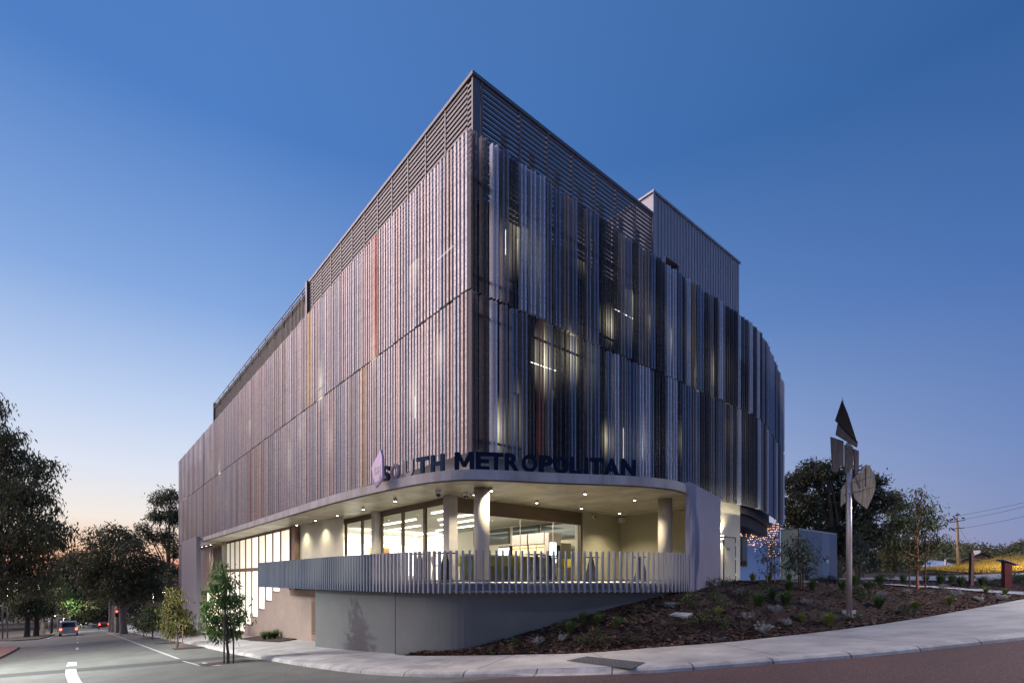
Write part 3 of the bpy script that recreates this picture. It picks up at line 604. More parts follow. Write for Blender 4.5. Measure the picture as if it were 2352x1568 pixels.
M["kerb"] = paving("kerb_concrete", (.43, .42, .41), 1.8); weather(M["kerb"], .12, 40, .35, 1.4)
struct(m, "kerb", M["kerb"], False)
# the asphalt of the two streets
def right_of(pts, dx, dy): return [Vector((p.x + dx, p.y + dy, 0)) for p in pts]
m = MB(); ks = resamp(KERB, 1.0); LEFT = -9.0
for i in range(len(ks) - 1):
    a, b = ks[i], ks[i + 1]
    if a.y > 8:
        for k in range(6):
            f = lambda p, t: (p.x + .05 + (LEFT - p.x) * t, p.y, H(p.x + .05 + (LEFT - p.x) * t, p.y))
            m.quad(f(a, (k + 1) / 6), f(b, (k + 1) / 6), f(b, k / 6), f(a, k / 6))
y8 = [p for p in ks if p.y > 8][-1].y; sheet(m, rng(-60, -9, 6), rng(y8, 110, 10), H)
k2 = [p for p in ks if p.y <= y8 + .01]; sheet(m, rng(-60, k2[0].x + .05, 12), [-60, -40, -20, -8, 0, 4, y8], H)
for i in range(len(k2) - 1):
    a, b = k2[i], k2[i + 1]
    for k in range(6):
        y_ = lambda p, t: (p.x, p.y + .05 + (-60 - p.y) * t, H(p.x, p.y + .05 + (-60 - p.y) * t))
        m.quad(y_(a, k / 6), y_(a, (k + 1) / 6), y_(b, (k + 1) / 6), y_(b, k / 6))
struct(m, "road", M["asphalt"])
m = MB(); r0 = gp(1175, 1554.5); r1 = gp(985, 1572); dr = (r1 - r0).normalized(); kr = [p for p in ks if p.x > r0.x + .3]; kr = [Vector((r0.x, r0.y, 0))] + kr
for i in range(len(kr) - 1):
    a, b = kr[i], kr[i + 1]
    for k in range(5):
        T = [0, .5, 1.5, 4, 9, 16]
        def q(p, t, j): 
            s = min(1, (p.x - r0.x) / 8); v = dr * (1 - s) + Vector((0, -1, 0)) * s; x, y = p.x + v.x * t, p.y + .03 + v.y * t; return (x, y, H(x, y) + .006)
        m.quad(q(a, T[k], 0), q(a, T[k + 1], 0), q(b, T[k + 1], 0), q(b, T[k], 0))
struct(m, "red_road", M["redasphalt"])
def paint(name, quads, mt, off=.005):
    m = MB()
    for qd in quads: m.quad(*(gp(x, y, off) for x, y in qd))
    return struct(m, name, mt, False)
paint("trench_patch", [[(-60, 1552), (260, 1527.5), (260, 1535), (-60, 1560.5)], [(260, 1527.5), (600, 1499.5), (600, 1505.5), (260, 1535)]], M["patch"], .004)
paint("lane_marking", [[(157, 1519.5), (176, 1519.5), (175.5, 1527.5), (152, 1529)], [(150.5, 1537), (175, 1535), (177, 1546), (150, 1549)], [(150, 1549), (177, 1546), (183, 1557), (153.5, 1560)], [(153.5, 1560), (183, 1557), (193, 1572), (158, 1573)],
                       [(174.5, 1486), (180.5, 1486), (180.5, 1490.8), (174, 1490.8)], [(176.6, 1473.2), (180.6, 1473.2), (180.6, 1476), (176.4, 1476)], [(177.5, 1465.5), (180.4, 1465.5), (180.4, 1467.3), (177.3, 1467.3)], [(178, 1459.5), (180.3, 1459.5), (180.3, 1460.8), (178, 1460.8)], [(178.3, 1454.6), (180.3, 1454.6), (180.3, 1455.6), (178.3, 1455.6)],
                       [(231, 1446), (232.5, 1446), (414, 1511.5), (404, 1511.5)], [(417, 1517), (424, 1517), (464, 1527), (456, 1528)], [(464, 1520), (468, 1520), (512, 1527), (470, 1528)], [(108, 1465.5), (111, 1465.5), (148, 1449), (147, 1449)]], M["line"], .008)
# brick paved corner and verge across the side street
def verge(name, pix, mt, back):
    pts = [gp(x, y, .12) for x, y in pix]; m = MB(); pl = [(p.x, p.y) for p in pts] + back
    m.prism(pl, [H(*p) - .05 for p in pl], [H(*p) + .12 for p in pl]); return struct(m, name, mt, False)
M["redpaver"] = mat("red_paver", (.20, .09, .075), .85, var=.3, scale=3)
verge("corner_verge", [(-12, 1513), (14, 1501), (36, 1490), (44, 1484), (30, 1481), (-30, 1480)], M["redpaver"], [(-30, 62), (-30, 40)])
o = verge("far_verge", [(-60, 1469), (30, 1469.5), (85, 1466), (107, 1461.5), (146, 1449), (200, 1437)], M["dirt"], [(-60, 230), (-60, 100)])
# ---- garden terrain: thin plate spline through measured heights
ctrl = [(p.x, p.y, p.z) for p in INNER[::3]] + [(9.1, 13.0, -2.3), (10.2, 12.3, -2.02), (11.24, 11.6, -1.76), (13.3, 10.4, -1.13), (15, 9.8, -.76), (16.8, 9.8, -.52), (21, 11, -.34), (26, 12.4, -.13), (31, 14, -.13), (36, 14.6, -.13), (45, 15, -.12),
        (22, 8.6, -.36), (28, 9, -.30), (36, 9, -.2), (48, 8.5, -.15), (20.7, 6.0, -1.28), (30, 6.1, -.50), (38.6, 3.9, -.46), (70, 12, .15), (70, 30, .1), (90, 10, .8), (90, 40, .5), (45, 30, -.2), (16, 8, -.95), (14.5, 8.2, -1.25), (9.5, 12, -2.1), (11.5, 9.5, -1.85)]
ctrl += [(10.5, 17, -1.5), (24, 17, -.2)]
C3 = np.array(ctrl); n_ = len(C3)
def U_(r2): return np.where(r2 > 0, r2 * np.log(np.maximum(r2, 1e-12)) * .5, 0)
K_ = U_(((C3[:, None, :2] - C3[None, :, :2]) ** 2).sum(-1)) + np.eye(n_) * 1.5; Pm = np.c_[np.ones(n_), C3[:, :2]]
W_ = np.linalg.solve(np.block([[K_, Pm], [Pm.T, np.zeros((3, 3))]]), np.r_[C3[:, 2], np.zeros(3)])
def G(x, y): return float(U_(((C3[:, :2] - np.array((x, y))) ** 2).sum(-1)) @ W_[:n_] + W_[n_] + W_[n_ + 1] * x + W_[n_ + 2] * y)
BACK = resamp(crom([(8.95, 14.6, 0), (9.3, 13.9, 0), (10.1, 13.1, 0), (12.0, 12.2, 0), (14, 11.1, 0), (16, 10.7, 0), (20, 11.6, 0), (23.5, 12.8, 0), (28, 13.8, 0), (33, 14.9, 0), (38, 17, 0), (50, 24, 0), (75, 32, 0), (110, 40, 0)], 6), .6)
fi = resamp([p for p in INNER], .6); nb = len(fi)
def at(pl, t):
    x = t * (len(pl) - 1); i = min(int(x), len(pl) - 2); return pl[i].lerp(pl[i + 1], x - i)
m = MB(); NS, NT = 150, 26; b0 = 0
for i in range(NS + 1):
    s = i / NS; p = at(fi, s); q = at(BACK, s)
    for j in range(NT + 1):
        t = (j / NT) ** 1.15; x, y = p.x + (q.x - p.x) * t, p.y + (q.y - p.y) * t
        z = G(x, y); z0 = H(x, y) + .13; e = min(1, t * 8); z = z0 * (1 - e) + z * e + (random.uniform(-.03, .04) if 0 < j < NT else 0); m.v.append((x, y, z))
for i in range(NS):
    for j in range(NT): a = i * (NT + 1) + j; m.face((a, a + NT + 1, a + NT + 2, a + 1))
struct(m, "garden_bed", M["mulch"])
GV = np.array(m.v)
from mathutils.bvhtree import BVHTree
BV = BVHTree.FromPolygons([Vector(v) for v in m.v], m.f)
def gm(x, y, default=(4, .1)):                # picture pixel -> garden surface
    a, b = ab(x); d = Vector((a, b, -(y - HY) / F)).normalized(); h = BV.ray_cast(Vector((0, 0, 0)), d)
    return h[0] if h[0] else gp(x, y, .13)
def gz(x, y):
    h = BV.ray_cast(Vector((x, y, 20)), Vector((0, 0, -1))); return h[0].z if h[0] else H(x, y) + .1
# paths through the garden
def path(name, up, lo, mt):
    m = MB(); n = 30
    A = resamp([gm(x, y) for x, y in up], .8); Bq = resamp([gm(x, y) for x, y in lo], .8); n = max(len(A), len(Bq))
    for i in range(n):
        a, a2, b, b2 = at(A, i / n), at(A, (i + 1) / n), at(Bq, i / n), at(Bq, (i + 1) / n)
        f = lambda p: (p.x, p.y, gz(p.x, p.y) + .05)
        for k in range(3):
            m.quad(f(b.lerp(a, k / 3)), f(b2.lerp(a2, k / 3)), f(b2.lerp(a2, (k + 1) / 3)), f(b.lerp(a, (k + 1) / 3)))
    return struct(m, name, mt, False)
path("garden_path", [(2030, 1341.5), (2150, 1347.5), (2250, 1353.5), (2352, 1360)], [(2030, 1344.5), (2150, 1352), (2250, 1359.5), (2352, 1367)], M["concrete"])
path("garden_path", [(1652, 1333), (1760, 1333.4), (1880, 1335)], [(1652, 1337), (1760, 1338.4), (1880, 1339.5)], M["concrete"])
m = MB()                                      # concrete apron of the far car park and the road beyond
sheet(m, rng(44, 75, 12), rng(5.5, 19, 8), lambda x, y: max(gz(x, y) + .06, H(x, y) + .2)); struct(m, "car_park", M["concrete"])
m = MB(); sheet(m, rng(75, 139, 20), rng(-12, 17, 8), lambda x, y: H(x, y) + .02); struct(m, "side_road", M["asphalt"])
# left-hand planting strip at the foot of the brown wall
m = MB(); st_ = [gp(x, y, .15) for x, y in [(548, 1466), (575, 1470), (640, 1473.5), (668, 1466), (690, 1456)]]; bk = [(9.35, p.y + .6) for p in st_]
for i in range(len(st_) - 1):
    a, b = st_[i], st_[i + 1]
    m.quad((a.x, a.y, H(a.x, a.y) + .15), (bk[i][0], bk[i][1], H(*bk[i]) + .2), (bk[i + 1][0], bk[i + 1][1], H(*bk[i + 1]) + .2), (b.x, b.y, H(b.x, b.y) + .15))
struct(m, "planting_strip", M["mulch"])
# tree pits in the parking lane
for pix in ([(452, 1525), (560, 1511.5), (583, 1515.5), (470, 1529)], [(393, 1488), (470, 1483), (486, 1485.5), (400, 1491.5)], [(354, 1476), (418, 1473), (428, 1475), (358, 1478)], [(322, 1465), (372, 1463), (380, 1464.6), (326, 1466.6)]):
    m = MB(); q = [gp(x, y, .012) for x, y in pix]; c = sum(q, Vector()) / 4
    for i in range(4): m.add([q[i], q[(i + 1) % 4], (c.x, c.y, c.z + .05)], [(0, 1, 2)])
    struct(m, "tree_pit", M["mulch"], False)
# ------------------------------------------------------------------ retaining wall and balustrade
wl = offs(DK, .10); bot = [-3.6] * len(wl)
R = thing("retaining_wall", "curved smooth grey retaining wall under the picket balustrade", "wall", (9, 14, -3))
m = MB(); fr_ = wl; bk_ = offs(wl, .3)
for i in range(len(fr_) - 1):
    for pa, pb in ((fr_[i], fr_[i + 1]),): m.quad((pa.x, pa.y, -3.6), (pb.x, pb.y, -3.6), (pb.x, pb.y, -.44), (pa.x, pa.y, -.44))
    m.quad((fr_[i].x, fr_[i].y, -.44), (fr_[i + 1].x, fr_[i + 1].y, -.44), (bk_[i + 1].x, bk_[i + 1].y, -.44), (bk_[i].x, bk_[i].y, -.44))
a, b = fr_[0], bk_[0]; m.quad((9.4, a.y, -3.6), (a.x, a.y, -3.6), (a.x, a.y, -.44), (9.4, a.y, -.44)); m.build("wall_face", M["render_grey"], R)
j = min(range(len(fr_)), key=lambda i: abs(fr_[i].y - 16.2)); p = fr_[j]; m = MB(); m.box(p.x - .008, p.x + .02, p.y - .012, p.y + .012, -3.4, -.46); m.build("wall_joint", M["dark"], R)
BL = thing("balustrade", "balustrade of upright grey metal pickets curving round the raised terrace", "balustrade", (9, 14, -.46))
fl_ = crom([(7.72, 30.9, 0), (7.72, 24, 0), (7.74, 20.5, 0), (7.85, 18.6, 0), (7.98, 17.2, 0), (8.15, 15.9, 0), (8.45, 14.4, 0), (9.0, 13.15, 0), (9.95, 12.4, 0), (11.2, 11.75, 0), (12.5, 11.02, 0), (13.7, 10.38, 0), (14.85, 9.97, 0), (15.75, 9.85, 0), (16.66, 9.98, 0)], 8)
pk = resamp(fl_, .205); rest = MB(); npk = len(pk)
for i, p in enumerate(pk):
    t = (pk[min(i + 1, npk - 1)] - pk[max(i - 1, 0)]).normalized(); n = Vector((-t.y, t.x, 0)); s = rest if i < npk - 100 else MB()
    s.obox((p.x, p.y, .205), t * .026, n * .06, Vector((0, 0, .665)))
    if s is not rest: s.build("picket", M["slate"] if i < npk - 62 else M["lilac_metal"], BL, bevel=.004)
o = rest.build("pickets", M["slate"], BL); o["kind"] = "stuff"
m = MB(); q = offs(fl_, .13)
for i in range(len(q) - 1):
    for z, hh in ((-.28, .20),): m.bar((q[i].x, q[i].y, z), (q[i + 1].x, q[i + 1].y, z), .03, hh)
    m.bar((q[i].x + 0, q[i].y, -.40), (q[i + 1].x, q[i + 1].y, -.40), .08, .012); m.bar((q[i].x, q[i].y, -.17), (q[i + 1].x, q[i + 1].y, -.17), .08, .012)
m.build("edge_beam", M["slate"], BL)
m = MB(); q = offs(fl_, .085)
for i in range(len(q) - 1): m.bar((q[i].x, q[i].y, -.06), (q[i + 1].x, q[i + 1].y, -.06), .02, .04)
m.build("rail", M["lilac_metal"], BL)
# ------------------------------------------------------------------ sign letters standing on the slab edge
SG = thing("building_sign", "row of tall dark navy letters with a lilac emblem standing on the slab edge", "sign", (9.0, 13.2, ZS1))
def text_mesh(ch, size, depth, bold):
    c = bpy.data.curves.new("t", "FONT"); c.body = ch; c.size = size; c.extrude = depth; c.offset = bold; c.resolution_u = 4; o = bpy.data.objects.new("t", c); COL.objects.link(o)
    bpy.context.view_layer.update(); me = bpy.data.meshes.new_from_object(o.evaluated_get(bpy.context.evaluated_depsgraph_get())); bpy.data.objects.remove(o); return me
def place_text(me, name, mt, parent, org, t, n, w_, h_):
    v = np.array([x.co[:] for x in me.vertices]); mn, mx_ = v.min(0), v.max(0); me.materials.clear(); me.materials.append(mt)
    sx = w_ / max(1e-6, mx_[0] - mn[0]); sy = h_ / max(1e-6, mx_[1] - mn[1])
    for x in me.vertices:
        l = (x.co.x - (mn[0] + mx_[0]) / 2) * sx; z = (x.co.y - mn[1]) * sy; dd = x.co.z; p = Vector((org[0], org[1], org[2])) + t * l + Vector((0, 0, z)) + n * dd; x.co = p - ORG[parent.name]
    me.name = name; o = bpy.data.objects.new(name, me); COL.objects.link(o); o.parent = parent; ORG[o.name] = ORG[parent.name]; return o
SE = resamp(offs(EDGE, .10), .03); SP = [(CX + F * ((p.x * RX + p.y * RY) / (p.x * VX + p.y * VY))) for p in SE]
lets = [("S", 886, M["navy"], .50), ("O", 907.5, M["mauveletter"], .52), ("U", 938.5, M["slateletter"], .50), ("T", 971, M["teal_navy"], .52), ("H", 1006, M["teal_navy"], .50), ("M", 1066, M["navy"], .60), ("E", 1108.5, M["navy"], .42), ("T", 1139, M["navy"], .46), ("R", 1177, M["navy"], .46), ("O", 1215.7, M["navy"], .50), ("P", 1253.5, M["navy"], .45),
        ("O", 1289.6, M["navy"], .50), ("L", 1321.8, M["navy"], .38), ("I", 1347.3, M["navy"], .12), ("T", 1371, M["navy"], .47), ("A", 1404, M["navy"], .53), ("N", 1443.5, M["navy"], .50)]
def solid_m(depth):
    pl = [(0, 0), (0, 1), (.25, 1), (.5, .46), (.75, 1), (1, 1), (1, 0), (.78, 0), (.78, .60), (.585, .18), (.415, .18), (.22, .60), (.22, 0)]; n = len(pl); me = bpy.data.meshes.new("letter")
    me.from_pydata([(x, y, depth) for x, y in pl] + [(x, y, -depth) for x, y in pl], [], [tuple(range(n - 1, -1, -1)), tuple(range(n, 2 * n))] + [(i, (i + 1) % n, (i + 1) % n + n, i + n) for i in range(n)]); me.update(); return me
for ch, x, mt, wd in lets:
    i = min(range(len(SP)), key=lambda k: abs(SP[k] - x)); t = (SE[min(i + 6, len(SE) - 1)] - SE[max(i - 6, 0)]).normalized(); n = Vector((t.y, -t.x, 0))
    place_text(solid_m(.035) if ch == "M" else text_mesh(ch, .8, .035, .030), "letter", mt, SG, (SE[i].x, SE[i].y, ZS1 + .0), t, n, wd * 1.02, .56)
# emblem: a faceted lilac blade hung on the left-hand fascia
ex = 7.80
pe = [onX(x, y, ex) for x, y in [(873.5, 1032.6), (877.3, 1048), (878, 1098), (862.7, 1119.5), (852.8, 1074.5), (858, 1062)]]
m = MB()
b = len(m.v); k = len(pe)
m.add([(ex, p.y, p.z) for p in pe] + [(ex + .08, p.y, p.z) for p in pe], [tuple(range(k)), tuple(range(2 * k - 1, k - 1, -1))] + [(i, i + k, (i + 1) % k + k, (i + 1) % k) for i in range(k)])
em = m.build("emblem", M["lilac"], SG)
m = MB(); lo = [onX(x, y, ex) for x, y in [(877.9, 1094), (878, 1099), (862.7, 1119.5), (859.3, 1108), (866, 1106)]]
m.add([(ex - .004, p.y, p.z) for p in lo], [tuple(range(5))]); m.build("emblem_tip", M["purple"], em)
te = onX(866, 1091, ex); place_text(text_mesh("TAFE", .3, .004, .006), "emblem_text", M["white"], em, (ex - .008, te.y - .02, te.z + .04), Vector((0, -1, 0)), Vector((-1, 0, 0)), .52, .26)
te = onX(873, 1100, ex); place_text(text_mesh("WA", .2, .004, .003), "emblem_text", M["white"], em, (ex - .008, te.y, te.z + .02), Vector((0, -1, 0)), Vector((-1, 0, 0)), .20, .13)
# ------------------------------------------------------------------ ceiling lights and cameras
ORD = ["leftmost", "second", "third", "fourth", "fifth", "sixth", "seventh", "eighth", "ninth", "tenth", "eleventh", "twelfth", "thirteenth", "fourteenth", "fifteenth", "sixteenth", "seventeenth", "eighteenth", "nineteenth", "twentieth"]
def ordn(k, n): return "leftmost" if k == 0 else "rightmost" if k == n - 1 else ORD[k] + " from the left"
M["bulb"] = emis("lamp_face", (1, .95, .85), 25); M["can"] = mat("lamp_can", (.5, .49, .46), .5)
dl = [(464, 1255), (474, 1253), (484, 1250), (681.5, 1205), (724.6, 1194.6), (774.6, 1183), (834, 1168.6), (907.8, 1149.6), (1089.6, 1135), (1128.3, 1126), (1232.7, 1153.6), (1335.4, 1166.5), (1344, 1133), (1422.8, 1177.7), (1457.6, 1147.4)]
for i, (x, y) in enumerate(dl):
    p = onZ(x, y, 2.93); c = Vector((p.x, p.y, ZS0 - .14))
    if i < 3: c.x = min(c.x, 9.2)
    o = thing("downlight", f"lit can downlight under the pale concrete canopy, {ordn(i, len(dl))} in the row", "ceiling light", c, "downlights under the canopy")
    m = MB(); m.lathe(c, [(.06, 0), (.06, .11)], 16); m.build("housing", M["can"], o)
    m = MB(); m.lathe((c.x, c.y, c.z - .006), [(.045, 0), (.045, .005)], 16); m.build("lamp_face", M["bulb"], o)
    lamp("downlight_lamp", "SPOT", (c.x, c.y, c.z - .03), 160 if i < 3 else 170 if i < 6 else 480, (1, .84, .58), .05, (c.x, c.y, c.z - 3), 125, .8).parent = None
for i, (x, y) in enumerate([(1006.6, 1131), (1070.3, 1135)]):
    p = onZ(x, y, 2.95); o = thing("security_camera", ["white dome security camera under the canopy near the curved slab edge", "white dome security camera under the canopy near the corner column"][i], "camera", (p.x, p.y, 2.86))
    m = MB(); m.lathe((p.x, p.y, 2.90), [(.10, 0), (.11, .04), (.11, .12)], 16); m.build("housing", M["white"], o); m = MB(); m.lathe((p.x, p.y, 2.80), [(.02, 0), (.065, .03), (.09, .10)], 14); m.build("dome", M["darkglass"], o)
p = onX(1437, 1186, 20.2); m = MB(); m.box(20.1, 20.34, 15.5, 15.75, 2.72, 2.95); tag(m.build("loudspeaker_box", M["white"], None, bevel=.02), "small white box in the top corner of the olive terrace wall", "wall box")
p = onY(1364, 1180, 15.78); m = MB(); m.box(p.x - .12, p.x + .12, 15.72, 15.795, 2.78, 2.93); o = m.build("alarm_beacon", M["white"], None, bevel=.02); tag(o, "red and white alarm beacon high on the olive wall", "alarm"); ORG[o.name] = o.location.copy()
m = MB(); m.box(p.x - .03, p.x + .09, 15.70, 15.72, 2.80, 2.91); m.build("lens", mat("red_lens", (.5, .02, .02), .3), o)
# wall light by the service door
wc = onY(1655.5, 1233, 12.6); wx = wc.x
wx = onY(1657.5, 1233, 13.92).x; wz = onY(1657.5, 1233, 13.92).z
o = thing("wall_light", "bright up and down wall light beside the grey service door", "wall light", (wx, 13.89, wz - .1)); m = MB(); m.box(wx - .06, wx + .06, 13.82, 13.97, wz - .07, wz + .07); m.build("housing", M["steel"], o, bevel=.01)
m = MB(); m.box(wx - .05, wx + .05, 13.83, 13.95, wz + .072, wz + .085); m.box(wx - .05, wx + .05, 13.83, 13.95, wz - .085, wz - .072); m.build("lamp_face", M["bulb"], o)
lamp("wall_light_lamp", "SPOT", (wx, 13.78, wz + .12), 260, (1, .86, .55), .04, (wx, 13.89, wz + 3), 110, .9); lamp("wall_light_lamp", "SPOT", (wx, 13.78, wz - .12), 130, (1, .86, .55), .04, (wx, 13.89, wz - 3), 110, .9)
# ------------------------------------------------------------------ inside the cafe
m = MB(); m.box(10.6, 24.5, 16.1, 33, ZF - .1, ZF - .005); m.build("cafe_floor", M["intfloor"], B)
m = MB(); m.box(10.62, 24.5, 16.1, 33, 2.98, 3.02); m.build("cafe_ceiling", M["ceiling"], B)
m = MB(); m.box(10.7, 24.5, 32.8, 33, ZF, 2.98); m.box(18.9, 19.1, 16.3, 32.8, ZF, 2.98); m.box(17.62, 19.0, 16.12, 16.3, ZF, 2.98); m.build("cafe_wall", M["intwall"], B)
m = MB(); m.box(10.72, 10.8, 28.3, 32.8, ZF, 2.98); m.build("cafe_side_wall", M["intwall"], B)
for y0, y1 in ((17.3, 19.9), (20.0, 22.2), (22.5, 26.0)):
    m = MB(); m.box(18.84, 18.9, y0, y1, 2.0, 2.9); o = m.build("clerestory_window", M["bronze"], B); m = MB(); m.box(18.82, 18.84, y0 + .07, y1 - .07, 2.07, 2.83); m.build("pane", mat("smoky_glass", (.06, .08, .085), .08), o)
for i, (x, y0, y1) in enumerate([(12.2, 17, 20), (13.8, 18.5, 22), (15.2, 20, 24), (12.8, 22.5, 26), (14.5, 25, 29), (16.8, 22, 27), (17.5, 28, 31)]):
    m = MB(); m.box(x - .04, x + .04, y0, y1, 2.90, 2.96); tag(m.build("linear_light", emis("linear_lamp", (1, .95, .82), 5), None), f"slim lit linear ceiling light inside the cafe, {ordn(i, 7)}", "ceiling light", "linear lights inside the cafe")
for i, (x, y) in enumerate([(12.0, 16.9), (13.9, 17.4), (15.9, 17.3), (13.0, 19.5), (15.5, 20.2), (17.0, 18.6)]):
    m = MB(); m.lathe((x, y, 2.955), [(.07, 0), (.07, .02)], 14); tag(m.build("recessed_light", emis("recessed_lamp", (1, .94, .8), 14), None), f"round recessed light in the cafe ceiling behind the front glass, {ordn(i, 6)}", "ceiling light", "round lights inside the cafe")
lamp("cafe_lamp", "AREA", (14, 20, 2.85), 420, (1, .90, .70), 5, (14, 20, 0), sy=6); lamp("cafe_wall_washer", "AREA", (15.5, 29.0, 2.8), 1000, (1, .92, .74), 6, (15.5, 33, 1.2), sy=1.0); lamp("cafe_lamp", "AREA", (17, 19, 2.85), 120, (1, .88, .66), 2.5, (17, 19, 0))
m = MB(); m.box(11.0, 18.6, 32.70, 32.79, .2, 2.35); tag(m.build("glowing_wall_wash", emis("wall_wash_glow", (1, .97, .9), 3.0), None), "long white stretch of cafe back wall, its lamp wash built as glow", "bright wall")  # glowing sheet added for the bright wash on the back wall
m = MB(); m.box(13.5, 14.7, 29.0, 29.3, ZF, 1.9); tag(m.build("partition", mat("orange_partition", (.62, .36, .14), .7), None), "orange tan partition standing in the cafe", "partition")
# drinks fridges and counter
def fridge(y0, y1, x, z1, n, lab, lit, body):
    o = thing("drinks_fridge", lab, "fridge", (x, (y0 + y1) / 2, ZF), "fridges and machines along the cafe wall")
    m = MB(); m.box(x + .06, x + .85, y0, y1, ZF, z1); m.build("cabinet", body, o)
    if z1 > 2: m = MB(); m.box(x, x + .06, y0 + .01, y1 - .01, z1 - .52, z1); m.build("header", M["steel"], o)
    for k in range(n):
        a = y0 + (y1 - y0) * k / n + .03; b2 = y0 + (y1 - y0) * (k + 1) / n - .03; m = MB(); m.box(x + .03, x + .06, a, b2, ZF + .15, z1 - (.56 if z1 > 2 else .1)); d = m.build("door", lit, o)
        m = MB()
        for q in range(5): m.box(x + .01, x + .03, a, b2, ZF + .42 + q * .3, ZF + .45 + q * .3)
        m.build("shelf", M["bronze"], d)
    return o
M["fridge_lit"] = mat("fridge_goods", (.5, .3, .1), .5, col2=(.9, .75, .5), scale=9, thr=(.4, .6), emit=(1, .70, .36), es=.8)
M["machine_lit"] = emis("machine_screen", (.85, .92, 1), 2.4)
fridge(17.72, 18.86, 17.0, 2.2, 2, "steel drinks cabinet with two warmly lit doors, nearest the front glass", M["fridge_lit"], M["darkmetal"])
fridge(18.94, 20.1, 17.0, 2.2, 2, "steel drinks cabinet with two warmly lit doors, farther along the cafe wall", M["fridge_lit"], M["darkmetal"])
fridge(20.4, 21.3, 17.05, 1.7, 1, "low lit vending machine beyond the steel drinks cabinets", M["machine_lit"], M["darkmetal"])
o = thing("vending_machine", "slim vending machine with a bright white front screen at the end of the drinks cabinets", "vending machine", (17.4, 17.5, ZF)); m = MB(); m.box(17.02, 17.85, 17.42, 17.70, ZF, 2.18); m.build("cabinet", M["steel"], o); m = MB(); m.box(17.1, 17.5, 17.39, 17.42, .75, 1.72); m.build("screen", M["machine_lit"], o); m = MB(); m.box(17.56, 17.78, 17.40, 17.42, .6, 1.6); m.build("keypad", M["dark"], o)
m = MB(); m.box(17.9, 18.75, 17.6, 18.2, ZF, 1.75); tag(m.build("tall_cabinet", M["olive"], None, bevel=.02), "plain tall olive cabinet in the corner right of the lit machines", "cabinet")
o = thing("counter", "long counter with a white top behind the front glass", "counter", (14.2, 16.8, ZF)); m = MB(); m.box(11.6, 16.9, 16.55, 17.1, .90, .97); m.build("top", M["white"], o); m = MB(); m.box(11.7, 16.8, 16.75, 17.05, ZF, .90); m.build("front", mat("counter_front", (.42, .44, .30), .7, var=.1, scale=1), o)
# tables and stools
def table(p, lab):
    o = thing("bar_table", lab, "table", p, "dark bar tables on the terrace"); m = MB(); m.lathe((p[0], p[1], p[2] + .98), [(.36, 0), (.38, .012), (.38, .024)], 24); m.build("tabletop", M["darkmetal"], o)
    m = MB()
    m.prism([(p[0] - .02, p[1] - .02), (p[0] + .02, p[1] - .02), (p[0] + .02, p[1] + .02), (p[0] - .02, p[1] + .02)], p[2], p[2] + .98)
    for a in (.6, 2.17, 3.74, 5.31):
        c, s_ = math.cos(a), math.sin(a); m.add([(p[0], p[1], p[2]), (p[0] + c * .30, p[1] + s_ * .30, p[2]), (p[0] + c * .07, p[1] + s_ * .07, p[2] + .98), (p[0], p[1], p[2] + .98)], [(0, 1, 2, 3)])
    m.build("pedestal", mat("dark_pedestal", (.018, .02, .03), .5), o)
    return o
tl = ["dark bar table on the terrace in front of the left glazing", "dark bar table on the terrace beside the square corner column", "dark bar table on the terrace before the front glass and counter", "dark bar table on the terrace before the tall dark cabinet", "dark bar table in front of the olive wall under its pool of light", "dark bar table beside the round column at the fin wall"]
for i, (x, d) in enumerate([(964, 18.2), (1023, 17.4), (1231, 18.6), (1262, 19.6), (1358, 21.0), (1472, 20.8)]):
    q = P(x, 1328, d); table((q.x, q.y, ZF), tl[i])
M["yellow"] = mat("yellow_plastic", (.50, .42, .05), .5); M["ylegs"] = mat("yellow_legs", (.42, .36, .08), .5)
def stool(p, rz, lab):
    o = thing("bar_stool", lab, "stool", (0, 0, 0), "yellow bar stools in the cafe"); m = MB(); m.box(-.2, .2, -.2, .2, .62, .66); m.build("seat", M["yellow"], o, bevel=.015)
    m = MB(); m.add([(-.2, .18, .66), (.2, .18, .66), (.18, .24, 1.0), (-.18, .24, 1.0), (-.2, .21, .66), (.2, .21, .66), (.18, .27, 1.0), (-.18, .27, 1.0)], [(0, 1, 2, 3), (7, 6, 5, 4), (0, 4, 5, 1), (1, 5, 6, 2), (2, 6, 7, 3), (3, 7, 4, 0)]); m.build("backrest", M["yellow"], o)
    for sx in (-1, 1):
        for sy in (-1, 1): m = MB(); m.tube([(sx * .22, sy * .22, 0), (sx * .17, sy * .17, .62)], .014, 6); m.build("leg", M["ylegs"], o)
    o.location = p; o.rotation_euler = (0, 0, rz)
sl_ = ["yellow bar stool just inside the front glass behind the round corner column", "yellow bar stool pushed up to the left end of the white topped counter", "yellow bar stool at the counter, second along", "yellow bar stool at the counter, third along", "stacked looking yellow stool near the right end of the front glass", "yellow stool standing against the right edge of the front glass", "yellow bar stool inside the left glazing near the corner"]
for i, (x, d, rz) in enumerate([(1064, 20.6, .4), (1140, 20.9, 3.0), (1165, 21.2, 3.3), (1190, 21.6, 3.1), (1292, 23.4, 2.0), (1307, 23.0, 2.2), (1006, 20.4, 1.2)]):
    q = P(x, 1328, d); stool((q.x, q.y, ZF), rz, sl_[i])

lamp("eave_light", "AREA", (26.6, 13.72, 3.45), 55, (1, .88, .62), 7.5, (26.6, 13.2, 4.6), sy=.12)
